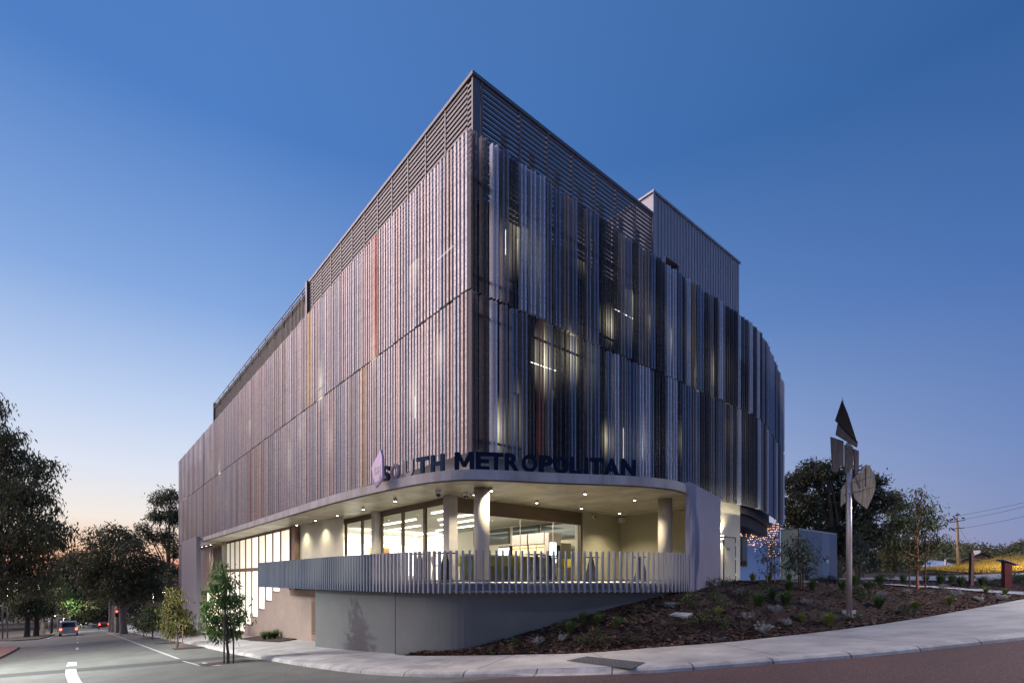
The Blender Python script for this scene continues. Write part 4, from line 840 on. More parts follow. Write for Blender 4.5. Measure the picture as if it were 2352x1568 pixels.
# ------------------------------------------------------------------ trees and plants
def leaves(m, blobs, n, ln, wd, droop=.5, per=14, shell=.55, spread=.16):
    """n leaf blades in small bunches spread through the blobs (centre, radius)"""
    r3 = np.array([b[1] ** 2.4 for b in blobs]); pr_ = r3 / r3.sum(); nb_ = max(1, n // per)
    bi = RNG.choice(len(blobs), nb_, p=pr_); C_ = np.array([tuple(b[0]) for b in blobs])[bi]; R_ = np.array([b[1] for b in blobs])[bi]
    d = RNG.normal(size=(nb_, 3)); d /= np.linalg.norm(d, axis=1)[:, None]; rad = (shell + (1 - shell) * RNG.random(nb_) ** .6) * (.75 + .35 * RNG.random(nb_)); d[:, 2] *= .85
    bc = C_ + d * (R_ * rad)[:, None]
    c = np.repeat(bc, per, 0) + RNG.normal(size=(nb_ * per, 3)) * np.repeat(R_ * spread + ln * .5, per)[:, None] * np.array([1, 1, .75]); k = len(c)
    a = RNG.normal(size=(k, 3)) * (1 - droop * .6); a[:, 2] -= droop * 1.5; a /= np.linalg.norm(a, axis=1)[:, None]
    b = RNG.normal(size=(k, 3)); b -= (b * a).sum(1)[:, None] * a; b /= np.linalg.norm(b, axis=1)[:, None]
    s = (.6 + .8 * RNG.random(k))[:, None]; L_ = a * ln * s; Wd = b * wd * s * .5
    v = np.stack([c, c + L_ * .4 + Wd, c + L_, c + L_ * .4 - Wd], 1).reshape(-1, 3); o = len(m.v)
    m.v += [tuple(x) for x in v.tolist()]; f = [(o + 4 * i, o + 4 * i + 1, o + 4 * i + 2, o + 4 * i + 3) for i in range(k)]; m.f += f; m.m += [m.cur] * k
def limb(m, a, b, r0, r1, bend=.12, n=6):
    a, b = Vector(a), Vector(b); ln = (b - a).length; j = Vector((random.uniform(-1, 1), random.uniform(-1, 1), random.uniform(-.2, .6))) * ln * bend; pts = []; rs = []
    for i in range(5): t = i / 4; pts.append(a.lerp(b, t) + j * math.sin(math.pi * t)); rs.append(r0 + (r1 - r0) * t)
    m.tube(pts, rs, n, False)
def tree(name, label, cat, base, blobs, lm, bm_, n, ln, wd, r=.2, group=None, droop=.5, fork=.42, stems=1, per=14, shell=.5, spread=.16, lean=(0, 0), stakes=None):
    base = Vector(base); o = thing(name, label, cat, base, group); t = MB(); zc = [b[0].z for b in blobs]; lo, hi = min(zc), max(zc)
    cen = sum((b[0] for b in blobs), Vector()) / len(blobs); zf = base.z + (max(lo, base.z + .5) - base.z) * fork + .0
    fk = Vector((base.x * .8 + cen.x * .2 + lean[0], base.y * .8 + cen.y * .2 + lean[1], zf)); t.tube([base - Vector((0, 0, .3)), base + (fk - base) * .1, base.lerp(fk, .55) + Vector((.02, .01, 0)), fk], [r * 1.35, r * 1.05, r * .92, r * .85], 10, False)
    top = max(blobs, key=lambda b: b[0].z)[0]; mid = fk.lerp(top, .5) + Vector((random.uniform(-.1, .1), random.uniform(-.1, .1), 0)) * r * 5
    t.tube([fk, mid, top], [r * .85, r * .5, r * .12], 8, False)
    for c, q in blobs:
        s = fk.lerp(mid, random.uniform(0, 1)) if c.z > mid.z else fk.lerp(mid, max(0, min(1, (c.z - fk.z) / max(.1, mid.z - fk.z) - .35)))
        limb(t, s, c, r * .42, r * .1)
        for _ in range(3):
            e = Vector((random.uniform(-1, 1), random.uniform(-1, 1), random.uniform(-.5, 1))).normalized() * q * .8; limb(t, s.lerp(c, .75), c + e, r * .16, r * .04, n=4)
    t.build("trunk", bm_, o, smooth=True)
    m = MB(); leaves(m, blobs, n, ln, wd, droop, per, shell, spread); m.build("crown", lm, o)
    for sx, sy, hh, sm in stakes or []:
        k = MB(); p = base + Vector((sx, sy, 0)); k.tube([p - Vector((0, 0, .2)), p + Vector((random.uniform(-.03, .03), 0, hh))], [.03, .028], 8); k.build("stake", sm, o)
    return o
def PB(lst, d, dj=.0): return [(P(x, y, d + random.uniform(-1, 1) * (rr * d / F) * .9 + dj), rr * d / F) for x, y, rr in lst]
def gbase(x, d, off=.1): p = P(x, HY, d); return (p.x, p.y, H(p.x, p.y) + off)
EU = "trees along the street going downhill"
tree("gum_tree", "tall dark drooping gum tree at the street's far corner, cropped by the picture edge", "tree", gbase(-55, 46), PB([(-20, 930, 34), (8, 1000, 38), (-30, 1010, 40), (40, 1062, 42), (98, 1078, 34), (20, 1130, 55), (78, 1130, 40), (40, 1200, 62), (112, 1215, 42), (60, 1275, 55), (130, 1250, 26), (20, 1330, 50), (85, 1335, 40), (-30, 1110, 60), (-40, 1230, 70), (125, 1175, 16)], 46), M["leaf_dark"], M["bark"], 23000, .42, .11, .4, EU, .8, .3, per=20, spread=.13)
tree("gum_tree", "broad round crowned gum tree with pale forking limbs beside the downhill street", "tree", gbase(284, 64), PB([(225, 1235, 30), (275, 1232, 32), (195, 1285, 32), (250, 1290, 45), (310, 1272, 36), (338, 1322, 34), (225, 1345, 34), (290, 1345, 42), (345, 1362, 26), (205, 1320, 30), (370, 1300, 20)], 64), M["leaf_dark"], M["palebark"], 15000, .46, .14, .42, EU, .5, .3, per=20, spread=.13)
tree("gum_tree", "tall airy gum tree rising against the sky at the building's far end", "tree", gbase(392, 84), PB([(390, 1142, 22), (365, 1150, 16), (362, 1185, 18), (402, 1185, 24), (345, 1232, 16), (330, 1212, 14), (380, 1232, 20), (405, 1262, 22), (352, 1282, 14), (310, 1245, 14), (400, 1310, 20)], 84), M["leaf_dark"], M["bark"], 9000, .5, .14, .4, EU, .4, .45, shell=.3, spread=.22)
tree("gum_tree", "dense shadowed tree behind the broad gum tree, low against the pink sky", "tree", gbase(165, 105), PB([(172, 1285, 22), (150, 1325, 32), (196, 1345, 34), (138, 1288, 20), (215, 1370, 30), (165, 1370, 32)], 105), M["leaf_dark"], M["bark"], 9000, .7, .2, .4, EU, .4)
tree("street_tree", "small yellow green tree lit by a street lamp on the far side of the street", "tree", gbase(118, 92), PB([(128, 1342, 20), (112, 1362, 18), (140, 1362, 16), (122, 1385, 16)], 92), M["leaf_lime"], M["bark"], 2600, .5, .22, .2, EU)
tree("street_tree", "small bright green tree lit by a lamp beside the yellow green tree", "tree", gbase(160, 100), PB([(162, 1375, 15), (172, 1392, 15), (152, 1392, 12)], 100), M["leaf_green"], M["bark"], 2000, .5, .22, .2, EU)
for i, (x, d, lab) in enumerate([(62, 78, "thick trunked dark street tree, first in the row on the far verge"), (83, 80, "dark street tree, second trunk in the row on the far verge"), (98, 88, "pale trunked street tree, third in the row on the far verge")]):
    tree("street_tree", lab, "tree", gbase(x, d), PB([(x - 18, 1372 + 6 * i, 24), (x + 12, 1365, 24), (x, 1395, 22), (x + 22, 1398, 16)], d), M["leaf_dark"], M["palebark"] if i == 2 else M["bark"], 4200, .5, .16, .36 if i < 2 else .3, EU, .5, .8)
for i, (x, d) in enumerate([(254, 82), (262, 76), (272, 71), (284.5, 66)]):
    tree("street_tree", ["street tree with a pale straight trunk, farthest of the kerbside row under the broad gum", "pale trunked street tree, third nearest of the kerbside row under the broad gum", "pale trunked street tree, second nearest of the kerbside row under the broad gum", "pale trunked street tree, nearest of the kerbside row under the broad gum"][i], "tree", gbase(x, d), PB([(x - 14, 1352, 20), (x + 16, 1360, 20), (x + 4, 1335, 22)], d), M["leaf_dark"], M["palebark"], 2600, .5, .16, .30, EU, .5, .9)
tree("street_tree", "low dark spreading tree hanging over the far end of the downhill street", "tree", gbase(246, 128), PB([(190, 1412, 22), (215, 1398, 24), (240, 1402, 22), (232, 1418, 16)], 128), M["leaf_dark"], M["bark"], 6000, .7, .25, .3, EU, .5)
m = MB(); bl = []
for k in range(46):
    x = -120 + k * 13; d = random.uniform(185, 240); bl.append((P(x, random.uniform(1318, 1400) if x < 130 or x > 200 else random.uniform(1345, 1402), d), random.uniform(5, 8)))
leaves(m, bl, 26000, 1.3, .6, .3, 10, .4); tag(m.build("far_woodland", M["leaf_dark"], None), kind="stuff")
# young street trees in pits, with stakes
yb = gp(524, 1521, .03)
tree("young_street_tree", "young bright green street tree with two stakes in the nearest kerbside pit", "tree", yb, PB([(512, 1296, 9), (506, 1320, 13), (521, 1338, 16), (499, 1350, 16), (482, 1388, 16), (512, 1380, 18), (540, 1378, 16), (486, 1420, 17), (514, 1422, 18), (543, 1420, 17), (555, 1402, 9), (502, 1455, 15), (528, 1452, 14), (480, 1444, 9)], 20.1), M["leaf_green"], M["bark"], 2700, .19, .058, .055, "young street trees in pits", .75, .62, per=6, shell=.25, spread=.2, stakes=[(-.12, .12, 1.7, M["bark"]), (.16, -.1, 1.7, M["bark"])])
yb = gp(407, 1487, .03)
tree("young_street_tree", "weeping olive coloured street tree in the second kerbside pit", "tree", yb, PB([(398, 1358, 10), (402, 1378, 15), (395, 1400, 18), (410, 1412, 20), (388, 1430, 15), (425, 1432, 16), (402, 1442, 18), (435, 1448, 10)], 30.9), M["leaf_olive"], M["bark"], 3200, .22, .06, .06, "young street trees in pits", .9, .7, per=6, shell=.3, spread=.24, stakes=[(.25, -.1, 1.4, M["tanstake"])])
p = gp(391, 1476, 0); m = MB(); m.tube([p, p + Vector((0, 0, 2.35))], [.05, .045], 8); tag(m.build("timber_stake", M["tanstake"], None), "bare tan timber stake standing alone in a kerbside pit", "stake")
yb = gp(350, 1467, .03); tree("young_street_tree", "small dark street tree in the third kerbside pit from the corner", "tree", yb, PB([(345, 1402, 12), (352, 1420, 17), (338, 1428, 14), (362, 1435, 13), (350, 1395, 9)], 42), M["leaf_mid"], M["bark"], 1800, .26, .08, .06, "young street trees in pits", .7, .8, per=8)
yb = gp(330, 1461, .03); tree("young_street_tree", "thin dark street tree in the farthest kerbside pit", "tree", yb, PB([(330, 1418, 11), (327, 1432, 14), (336, 1440, 10)], 50), M["leaf_mid"], M["bark"], 1300, .28, .09, .05, "young street trees in pits", .7, .8, per=8)
# trees right of the building
tree("pine_tree", "huge dark spreading tree behind the low green service block", "tree", gbase(1925, 62), PB([(1826, 1112, 32), (1870, 1090, 36), (1900, 1080, 26), (1945, 1102, 36), (1990, 1118, 34), (1830, 1165, 42), (1895, 1160, 48), (1965, 1175, 48), (2018, 1150, 28), (1960, 1235, 44), (2005, 1225, 38), (1850, 1220, 36), (1910, 1235, 40), (1815, 1200, 22), (1935, 1285, 26), (1985, 1285, 28), (1900, 1290, 22)], 62), M["leaf_deep"], M["bark"], 30000, .42, .15, .6, "large trees behind the garden", .15, .35, per=22, spread=.13)
tree("gum_tree", "thin open tree beside the huge dark tree, sky showing through", "tree", gbase(2055, 72), PB([(2055, 1140, 14), (2068, 1158, 15), (2045, 1172, 14), (2075, 1190, 14), (2050, 1215, 16), (2040, 1250, 20), (2070, 1245, 18), (2035, 1285, 22)], 72), M["leaf_dark"], M["bark"], 5200, .45, .12, .3, "large trees behind the garden", .5, .4, shell=.3)
b0_ = gm(2107, 1352)
d_ = b0_.x * VX + b0_.y * VY
tree("garden_gum", "medium gum tree with a reddish trunk and two red stakes beside the garden path", "tree", b0_, PB([(2102, 1128, 13), (2120, 1135, 12), (2090, 1160, 22), (2122, 1168, 24), (2072, 1200, 26), (2112, 1205, 32), (2150, 1195, 20), (2062, 1245, 27), (2105, 1250, 32), (2150, 1245, 22), (2178, 1250, 9), (2075, 1288, 20), (2120, 1288, 16), (2050, 1268, 12)], d_), M["leaf_mid"], mat("pink_bark", (.26, .12, .07), .8, var=.25, scale=3, stretch=(3, 3, .5)), 4200, .21, .048, .07, None, .6, .62, per=8, shell=.3, spread=.22, stakes=[(-.25, .25, 2.6, M["redstake"]), (.28, -.25, 2.5, M["redstake"])])
for x, y, bl, lm, nn, lab, stk in [(1771, 1336, [(1772, 1232, 9), (1770, 1255, 15), (1784, 1270, 13), (1760, 1280, 12), (1776, 1298, 14), (1790, 1308, 9), (1762, 1312, 8)], "leaf_mid", 650, "sparse young garden tree between two tan stakes in front of the blue wall", [(-.2, .1, 1.95, M["tanstake"]), (.2, -.1, 2.3, M["tanstake"])]),
                                    (1839, 1348, [(1832, 1238, 12), (1815, 1262, 17), (1848, 1252, 15), (1835, 1272, 18), (1858, 1278, 17), (1845, 1300, 17), (1825, 1292, 13), (1862, 1305, 10)], "leaf_grey", 1500, "grey green young garden tree with red stakes before the green service block", [(-.08, .05, 2.4, M["redstake"]), (.10, -.05, 1.9, M["redstake"])]),
                                    (1974, 1340, [(1974, 1232, 10), (1966, 1255, 15), (1984, 1262, 17), (1970, 1282, 18), (1990, 1288, 14), (1956, 1290, 12), (1978, 1305, 12)], "leaf_grey", 1400, "grey green drooping garden tree just behind the sculpture pole", [(-.2, .1, 2.4, M["redstake"])]),
                                    (1925, 1330, [(1915, 1290, 12), (1928, 1300, 14), (1905, 1308, 13), (1920, 1316, 13)], "leaf_dark", 1600, "dark bushy young tree beside a tan stake at the end of the service block", [(-.3, 0, 2.2, M["tanstake"])])]:
    g_ = gm(x, y); dd = g_.x * VX + g_.y * VY
    tree("young_garden_tree", lab, "tree", g_, PB(bl, dd), M[lm], M["bark"], int(nn * .75), .22, .042, .045, "young trees in the garden", .55, .7, per=7, shell=.25, spread=.25, stakes=stk)
# ---- low planting
def tussock(h, n, col, sp=.5, wd=.016):
    m = MB()
    for _ in range(n):
        a = random.uniform(0, 6.283); t = random.random() ** .7 * sp; r0 = random.uniform(0, .10) * h; l = h * random.uniform(.65, 1.1); c, s = math.cos(a), math.sin(a); p0 = Vector((c * r0, s * r0, 0)); p1 = p0 + Vector((c * l * t * .45, s * l * t * .45, l * .62)); p2 = p0 + Vector((c * l * t * 1.25, s * l * t * 1.25, l * (1 - t * .55))); q = Vector((-s, c, 0)) * wd * random.uniform(.7, 1.4)
        m.add([p0 - q, p0 + q, p1 + q * .8, p1 - q * .8, p2], [(0, 1, 2, 3), (3, 2, 4)])
    return m
def shrub(r, n, ln, wd):
    m = MB(); leaves(m, [(Vector((0, 0, r * .55)), r * .8), (Vector((r * .5, .1 * r, r * .45)), r * .55), (Vector((-r * .5, -.1 * r, r * .4)), r * .5)], n, ln, wd, -.3, 6, .3, .2); return m
def sprig(h, n):
    m = MB()
    for _ in range(n):
        a = random.uniform(0, 6.283); t = random.uniform(.1, 1.3); l = h * random.uniform(.45, 1.1); e = Vector((math.cos(a) * t, math.sin(a) * t, 1)).normalized() * l; j = Vector((random.gauss(0, 1), random.gauss(0, 1), random.gauss(0, .6))) * l * .13; mid = e * .5 + j; m.tube([(0, 0, 0), mid, e], [.006, .004, .0015], 3, False)
        for k in range(5):
            c = mid.lerp(e, random.random()); f_ = c + Vector((random.gauss(0, 1), random.gauss(0, 1), random.gauss(.5, .8))).normalized() * h * random.uniform(.12, .3); m.tube([c, f_], [.004, .0015], 3, False)
            for r in range(4):
                s = c.lerp(f_, random.random()); v_ = Vector((random.gauss(0, 1), random.gauss(0, 1), random.gauss(.4, .8))).normalized() * .04; q = v_.cross(Vector((random.gauss(0, 1), .3, 1))).normalized() * .008; m.quad(s - q, s + q, s + v_ + q * .4, s + v_ - q * .4)
    return m
def kinds(fn, name, mt, k): return [fn().build(name, mt, None, origin=(0, 0, 0)) for _ in range(k)]
PROTO = {"tus": kinds(lambda: tussock(.66, 170, None, .85, .010), "tussock_plant", M["leaf_tussock"], 3), "low": kinds(lambda: shrub(.32, 240, .09, .03), "low_shrub", M["leaf_mid"], 3), "lime": kinds(lambda: tussock(.45, 170, None, .85, .008), "arching_tussock", M["leaf_lime"], 2), "sil": kinds(lambda: sprig(.34, 20), "silver_shrub", M["leaf_silver"], 3), "flow": kinds(lambda: tussock(.7, 110, None, .6, .008), "tussock_plant", M["leaf_tussock"], 1)}
USED = {k: [False] * len(v) for k, v in PROTO.items()}; CNT = {}
def put(kind, p, s, label, cat, group):
    k = random.randrange(len(PROTO[kind])); o = PROTO[kind][k]
    if USED[kind][k]: o = o.copy(); COL.objects.link(o)
    USED[kind][k] = True; o.location = p; o.scale = (s, s, s * random.uniform(.85, 1.1)); o.rotation_euler = (0, 0, random.uniform(0, 6.28)); tag(o, label, cat, group); return o
Z8 = lambda x, y: ((1640 + x / 2.5565) / 1.0884, (1380 + y / 2.5565) / 1.0884)
Z6 = lambda x, y: ((1000 + x / 1.5077) / 1.0884, (1440 + y / 1.5077) / 1.0884)
ZL = lambda x, y: ((460 + x / 4.9) / 1.0884, (1300 + y / 4.9) / 1.0884)
spots = []
for x, y, k, s in [(345, 232, "low", 1), (565, 300, "low", .9), (655, 345, "tus", 1), (740, 300, "tus", .95), (830, 340, "tus", 1.1), (850, 245, "tus", .9), (1000, 245, "tus", .9), (1190, 245, "tus", .9), (1350, 235, "tus", .9), (1400, 225, "low", 1), (1425, 355, "tus", 1), (1580, 195, "tus", .9), (1725, 190, "tus", .9), (1820, 205, "tus", 1.2), (1890, 195, "tus", 1.1), (1950, 215, "tus", 1.2), (2090, 215, "tus", 1.2),
                 (2110, 262, "lime", .9), (2230, 275, "lime", .9), (230, 465, "low", .8), (320, 440, "low", 1), (400, 405, "lime", .8), (435, 485, "low", .9), (930, 440, "lime", .8), (1110, 468, "lime", 1.3), (1262, 438, "low", .8), (1615, 402, "low", 1.1), (1660, 365, "lime", 1.1), (1880, 335, "lime", 1), (220, 325, "low", .9), (420, 358, "low", .8), (490, 215, "low", 1), (420, 225, "low", 1.1), (620, 188, "lime", 1.2), (850, 188, "tus", .8), (1120, 185, "low", 1.1), (1050, 188, "low", 1),
                 (1290, 285, "low", 1.2), (1330, 305, "low", 1), (1150, 280, "low", .9), (700, 235, "low", .9), (965, 180, "tus", .8), (720, 186, "tus", .8), (600, 380, "low", .7), (240, 358, "low", .6), (1490, 180, "low", 1.2), (2180, 205, "low", 1.3), (2280, 190, "low", 1.6), (2330, 200, "low", 1.7), (1430, 215, "tus", 1.2), (1265, 215, "tus", 1.1), (1100, 155, "tus", 1), (2020, 185, "tus", .9), (380, 300, "low", .9),
                 (545, 280, "sil", 1), (575, 430, "sil", 1), (765, 385, "sil", 1), (690, 515, "sil", 1.25), (835, 468, "sil", .9), (965, 335, "sil", .9), (1440, 290, "sil", .9), (1610, 265, "sil", .8), (1930, 285, "sil", 1.1), (2070, 315, "sil", 1), (2215, 308, "sil", 1), (1840, 240, "sil", .9), (1740, 265, "sil", .8)]:
    spots.append((*Z8(x, y), k, s))
for x, y, k, s in [(640, 215, "tus", .8), (745, 185, "tus", .75), (820, 195, "tus", .7), (600, 200, "low", .7), (690, 180, "flow", .8), (430, 278, "low", .6), (345, 285, "low", .5), (430, 255, "low", .6), (880, 248, "low", .6), (770, 250, "low", .7), (690, 258, "low", .8), (740, 222, "low", .7), (520, 258, "sil", .9), (610, 245, "sil", .8), (895, 132, "low", .7), (1090, 105, "low", .7)]:
    spots.append((*Z6(x, y), k, s))
spots = sorted(((round(x, 1), round(y, 1), k, s) for x, y, k, s in spots))
NM = {"tus": ("strappy green tussock", "tussock plant"), "flow": ("tall fine green tussock", "tussock plant"), "low": ("low leafy green shrub", "shrub"), "lime": ("yellow green arching tussock", "tussock plant"), "sil": ("silvery branching shrub", "shrub")}
def zone(x, y):
    if x < 1480: return "in mulch below the retaining wall"
    if x < 1680: return "on the slope below the fin wall" if y > 1385 else "by the foot of the fin wall"
    if x < 1930: return "between fin wall and sculpture pole" if y > 1345 else "near the service block path"
    if x < 2080: return "around the sculpture pole"
    return "near the reddish gum tree"
tot = {}
for x, y, k, s in spots: tot[(k, zone(x, y))] = tot.get((k, zone(x, y)), 0) + 1
for x, y, k, s in spots:
    z = (k, zone(x, y)); i = CNT.get(z, 0); CNT[z] = i + 1; o_ = "" if tot[z] == 1 else ", " + ordn(i, tot[z])
    put(k, gm(x, y), s * 1.0, f"{NM[k][0]} {z[1]}{o_}", NM[k][1], {"tus": "tussocks in the garden", "flow": "tussocks in the garden", "low": "leafy shrubs in the garden", "lime": "grass clumps in the garden", "sil": "silver shrubs in the garden"}[k])
for i, (x, y) in enumerate([(985, 1455), (1050, 1452), (1110, 1444), (1160, 1432), (1212, 1425)]):
    p = gp(*ZL(x, y), .17); put("tus", p, 1.05, f"dark tussock in the strip at the foot of the brown wall, {ordn(i, 5)}", "tussock plant", "tussocks at the brown wall")
p = gp(*ZL(675, 1440), .17); put("lime", p, 1.6, "yellow green grass clump behind the nearest young street tree", "grass clump", "grass clumps by the building")
for i, (x, y) in enumerate([(30, 1395), (80, 1410), (125, 1418), (-20, 1390)]):
    p = gp(*ZL(x, y), .17); put("low", p, 2.2, f"low green shrub at the foot of the grey slab fin, {ordn([1, 2, 3, 0][i], 4)}", "shrub", "shrubs at the grey fin")
# bark chips lying on the mulch
def chips(n, mt, lo, hi):
    m = MB(); done = 0
    while done < n:
        s = random.random(); t = random.random() ** 1.7 * .8 + .004; p = at(fi, s * .62); q = at(BACK, s * .62); x, y = p.x + (q.x - p.x) * t, p.y + (q.y - p.y) * t; z = gz(x, y) + random.uniform(.005, .025)
        a = random.uniform(0, 6.283); l = random.uniform(lo, hi); w_ = l * random.uniform(.18, .4); c, s_ = math.cos(a), math.sin(a); e = Vector((c * l, s_ * l, random.uniform(-.4, .4) * l)); f_ = Vector((-s_ * w_, c * w_, random.uniform(-.5, .5) * w_)); o = Vector((x, y, z + .01))
        m.quad(o - e - f_, o + e - f_, o + e + f_, o - e + f_); done += 1
    return tag(m.build("mulch_chips", mt, None), kind="stuff")
chips(24000, M["chip"], .025, .07); chips(12000, M["chip_dark"], .03, .09)
# lids, grate and tactile plate
def slab_at(pix, th, name, mt, lab, cat, rise=.02):
    q = [gm(x, y) + Vector((0, 0, rise)) for x, y in pix]; m = MB(); m.add([p for p in q] + [p - Vector((0, 0, th)) for p in q], [(0, 1, 2, 3), (7, 6, 5, 4), (0, 4, 5, 1), (1, 5, 6, 2), (2, 6, 7, 3), (3, 7, 4, 0)]); return tag(m.build(name, mt, None), lab, cat)
slab_at([(1538, 1414.5), (1552, 1409), (1591, 1411.5), (1578, 1419)], .12, "pit_lid", M["concrete"], "pale square concrete pit lid lying in the mulch", "pit lid", .06)
slab_at([(1525, 1389.5), (1534, 1386), (1554, 1387), (1548, 1391.5)], .1, "pit_lid", M["render_grey"], "grey green pit lid close to the retaining wall", "pit lid", .06)
slab_at([(1636, 1468), (1662, 1467), (1668, 1473), (1640, 1474)], .1, "garden_drain", M["darkmetal"], "dark drain grate set at the edge of the mulch", "drain", .05)
M["tactile"] = mat("tactile", (.075, .08, .09), .7)
q = [gp(x, y, .13) for x, y in [(1299.6, 1516.8), (1348.4, 1507.1), (1482.4, 1521.1), (1449, 1536.3)]]; m = MB(); m.quad(*(p + Vector((0, 0, .012)) for p in q)); 
for i in range(24):
    for j in range(8):
        c = q[0].lerp(q[3], (i + .5) / 24).lerp(q[1].lerp(q[2], (i + .5) / 24), (j + .5) / 8); m.box(c.x - .016, c.x + .016, c.y - .016, c.y + .016, c.z + .010, c.z + .02)
tag(m.build("tactile_plate", M["tactile"], None), "dark studded tactile plate set into the pale footpath crossing", "tactile paving")
# ------------------------------------------------------------------ timber sculpture on its steel pole
sb = gm(1950, 1413); sd = sb.x * VX + sb.y * VY
SCU = thing("sculpture_pole", "tall brushed steel pole carrying weathered timber sail and leaf shapes", "sculpture", sb)
u_ = Vector((RX, RY, 0)); fwd = Vector((VX, VY, 0))
top = P(1953, 1016, sd).z; m = MB(); m.tube([(sb.x, sb.y, sb.z - .3), (sb.x, sb.y, top)], [.092, .088], 24); m.build("pole", M["steel"], SCU, smooth=True)
m = MB(); m.tube([(sb.x, sb.y, sb.z - .1), (sb.x, sb.y, sb.z + .02)], [.16, .15], 20); m.obox((sb.x, sb.y, sb.z + .08), u_ * .24, fwd * .012, Vector((0, 0, .12))); m.build("base_fin", M["steel"], SCU)
ZS_ = lambda x, y: ((2050 + x / 4.9) / 1.0884, (980 + y / 4.9) / 1.0884)
def plate(pts, mt, name, dd, th=.045, tilt=0.0):
    q = []
    for x, y in pts:
        X, Y = ZS_(x, y); k = (X - 1950) * tilt / 1180 * sd; q.append(P(X, Y, sd + dd + k))
    n = len(q); m = MB(); m.add(q + [p + fwd * th for p in q], [tuple(range(n)), tuple(range(2 * n - 1, n - 1, -1))] + [(i, i + n, (i + 1) % n + n, (i + 1) % n) for i in range(n)]); return m.build(name, mt, SCU)
plate([(275, 100), (192, 342), (455, 610), (420, 500), (345, 270)], M["timber_dark"], "sail_board", -.16, tilt=.4)
plate([(222, 385), (198, 518), (455, 672), (466, 606)], M["timber"], "sail_board", -.12, tilt=.4)
plate([(135, 545), (290, 598), (292, 885), (255, 898), (228, 940), (210, 985), (155, 965)], M["timber"], "upright_board", -.20, tilt=.35); plate([(305, 640), (405, 668), (405, 905), (325, 1000), (310, 990)], M["timber"], "upright_board", -.17, tilt=.35); plate([(412, 690), (477, 718), (474, 960), (455, 1020), (430, 1010)], M["timber"], "upright_board", -.15, tilt=.35)
plate([(530, 915), (570, 885), (610, 900), (655, 985), (680, 1090), (678, 1190), (640, 1290), (575, 1430), (430, 1310), (400, 1200), (395, 1080), (430, 1030), (500, 975)], M["timber_pale"], "leaf_board", -.16, tilt=.3)
plate([(315, 1100), (262, 1190), (255, 1400), (315, 1345)], M["timber_pale"], "leaf_board", -.14, tilt=.3)
m = MB()
for (x0, y0), (x1, y1) in [((295, 1132), (650, 1030)), ((300, 1255), (655, 1160)), ((545, 930), (540, 1160))]:
    a = P(*ZS_(x0, y0), sd - .14); b = P(*ZS_(x1, y1), sd - .14 + .12); m.bar(a - fwd * .06, b - fwd * .06, .03, .025)
m.build("strap", M["bronze"], SCU)
m = MB(); a = P(*ZS_(283, 120), sd - .15); b = P(*ZS_(270, 55), sd - .15); m.tube([a, b], [.012, .004], 6); m.build("tip_spike", M["bronze"], SCU)
m = MB()
for x, y in [(225, 260), (280, 335), (325, 470), (415, 545), (215, 500), (330, 570), (380, 595), (185, 600), (170, 775), (195, 935), (262, 625), (335, 690), (365, 750), (340, 940), (448, 745)]:
    p = P(*ZS_(x, y), sd - .24); m.obox(p, u_ * .012, fwd * .02, Vector((0, 0, .012)))
m.build("bolt", M["dark"], SCU)
# ------------------------------------------------------------------ service block and light dots on the blue wall
SB = thing("service_block", "low flat roofed service block with a pale green end and blue glazed side", "building", P(1836, HY, 42)); 
A, B_, C_ = P(1793, HY, 43.2), P(1836, HY, 42), P(1922, HY, 47); D_ = A + (C_ - B_); pl = [(p.x, p.y) for p in (A, B_, C_, D_)]
M["palegreen"] = mat("pale_green_wall", (.60, .66, .50), .75, var=.05, scale=2); M["bluepanel"] = mat("blue_panel", (.11, .16, .24), .5, var=.1, scale=.7); M["bluepanel_pale"] = mat("pale_blue_panel", (.15, .22, .30), .5, var=.1, scale=.7)
m = MB(); m.prism(pl, -1, 4.05); m.build("wall", M["palegreen"], SB); m = MB(); m.prism([(p.x, p.y) for p in (A + (A - B_).normalized() * .05, B_ + (B_ - C_).normalized() * .05, C_, D_)], 4.05, 4.13); m.build("roof", M["plant"], SB)
t = (C_ - B_).normalized(); n = Vector((t.y, -t.x, 0)); ln = (C_ - B_).length
for f0, f1, mt in [(.02, .55, "bluepanel"), (.555, .785, "bluepanel_pale"), (.79, .99, "bluepanel")]:
    m = MB(); c = B_ + t * ln * (f0 + f1) / 2 + n * .02; m.obox((c.x, c.y, 1.9), t * ln * (f1 - f0) / 2, n * .02, Vector((0, 0, 2.1))); m.build("side_panel", M[mt], SB)
m = MB(); c = B_ + t * ln * .67 + n * .045; m.obox((c.x, c.y, 1.15), t * .75, n * .012, Vector((0, 0, 1.25))); m.build("door", M["bluepanel_pale"], SB)
def notice(par, c, t, n, w_, h_, mt, name="notice"): m = MB(); m.obox(c, t * w_, n * .01, Vector((0, 0, h_))); return m.build(name, mt, par)
c = B_ + t * ln * .71 + n * .07; notice(SB, (c.x, c.y, 1.55), t, n, .2, .17, M["white"]); notice(SB, (c.x, c.y, 1.9), t, n, .2, .12, mat("notice_red", (.25, .03, .04), .5))
t2 = (B_ - A).normalized(); n2 = Vector((t2.y, -t2.x, 0)); c = A + t2 * .62 * (B_ - A).length + n2 * .02; notice(SB, (c.x, c.y, 1.55), t2, n2, .22, .22, M["darkmetal"]); c = A + t2 * .85 * (B_ - A).length + n2 * .02; notice(SB, (c.x, c.y, 1.6), t2, n2, .22, .3, M["white"])
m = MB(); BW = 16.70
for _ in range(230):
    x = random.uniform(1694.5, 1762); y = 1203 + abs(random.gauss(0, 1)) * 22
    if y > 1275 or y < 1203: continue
    p = onY(x, y, BW); m.box(p.x - .016, p.x + .016, p.y - .03, p.y, p.z - .016, p.z + .016)
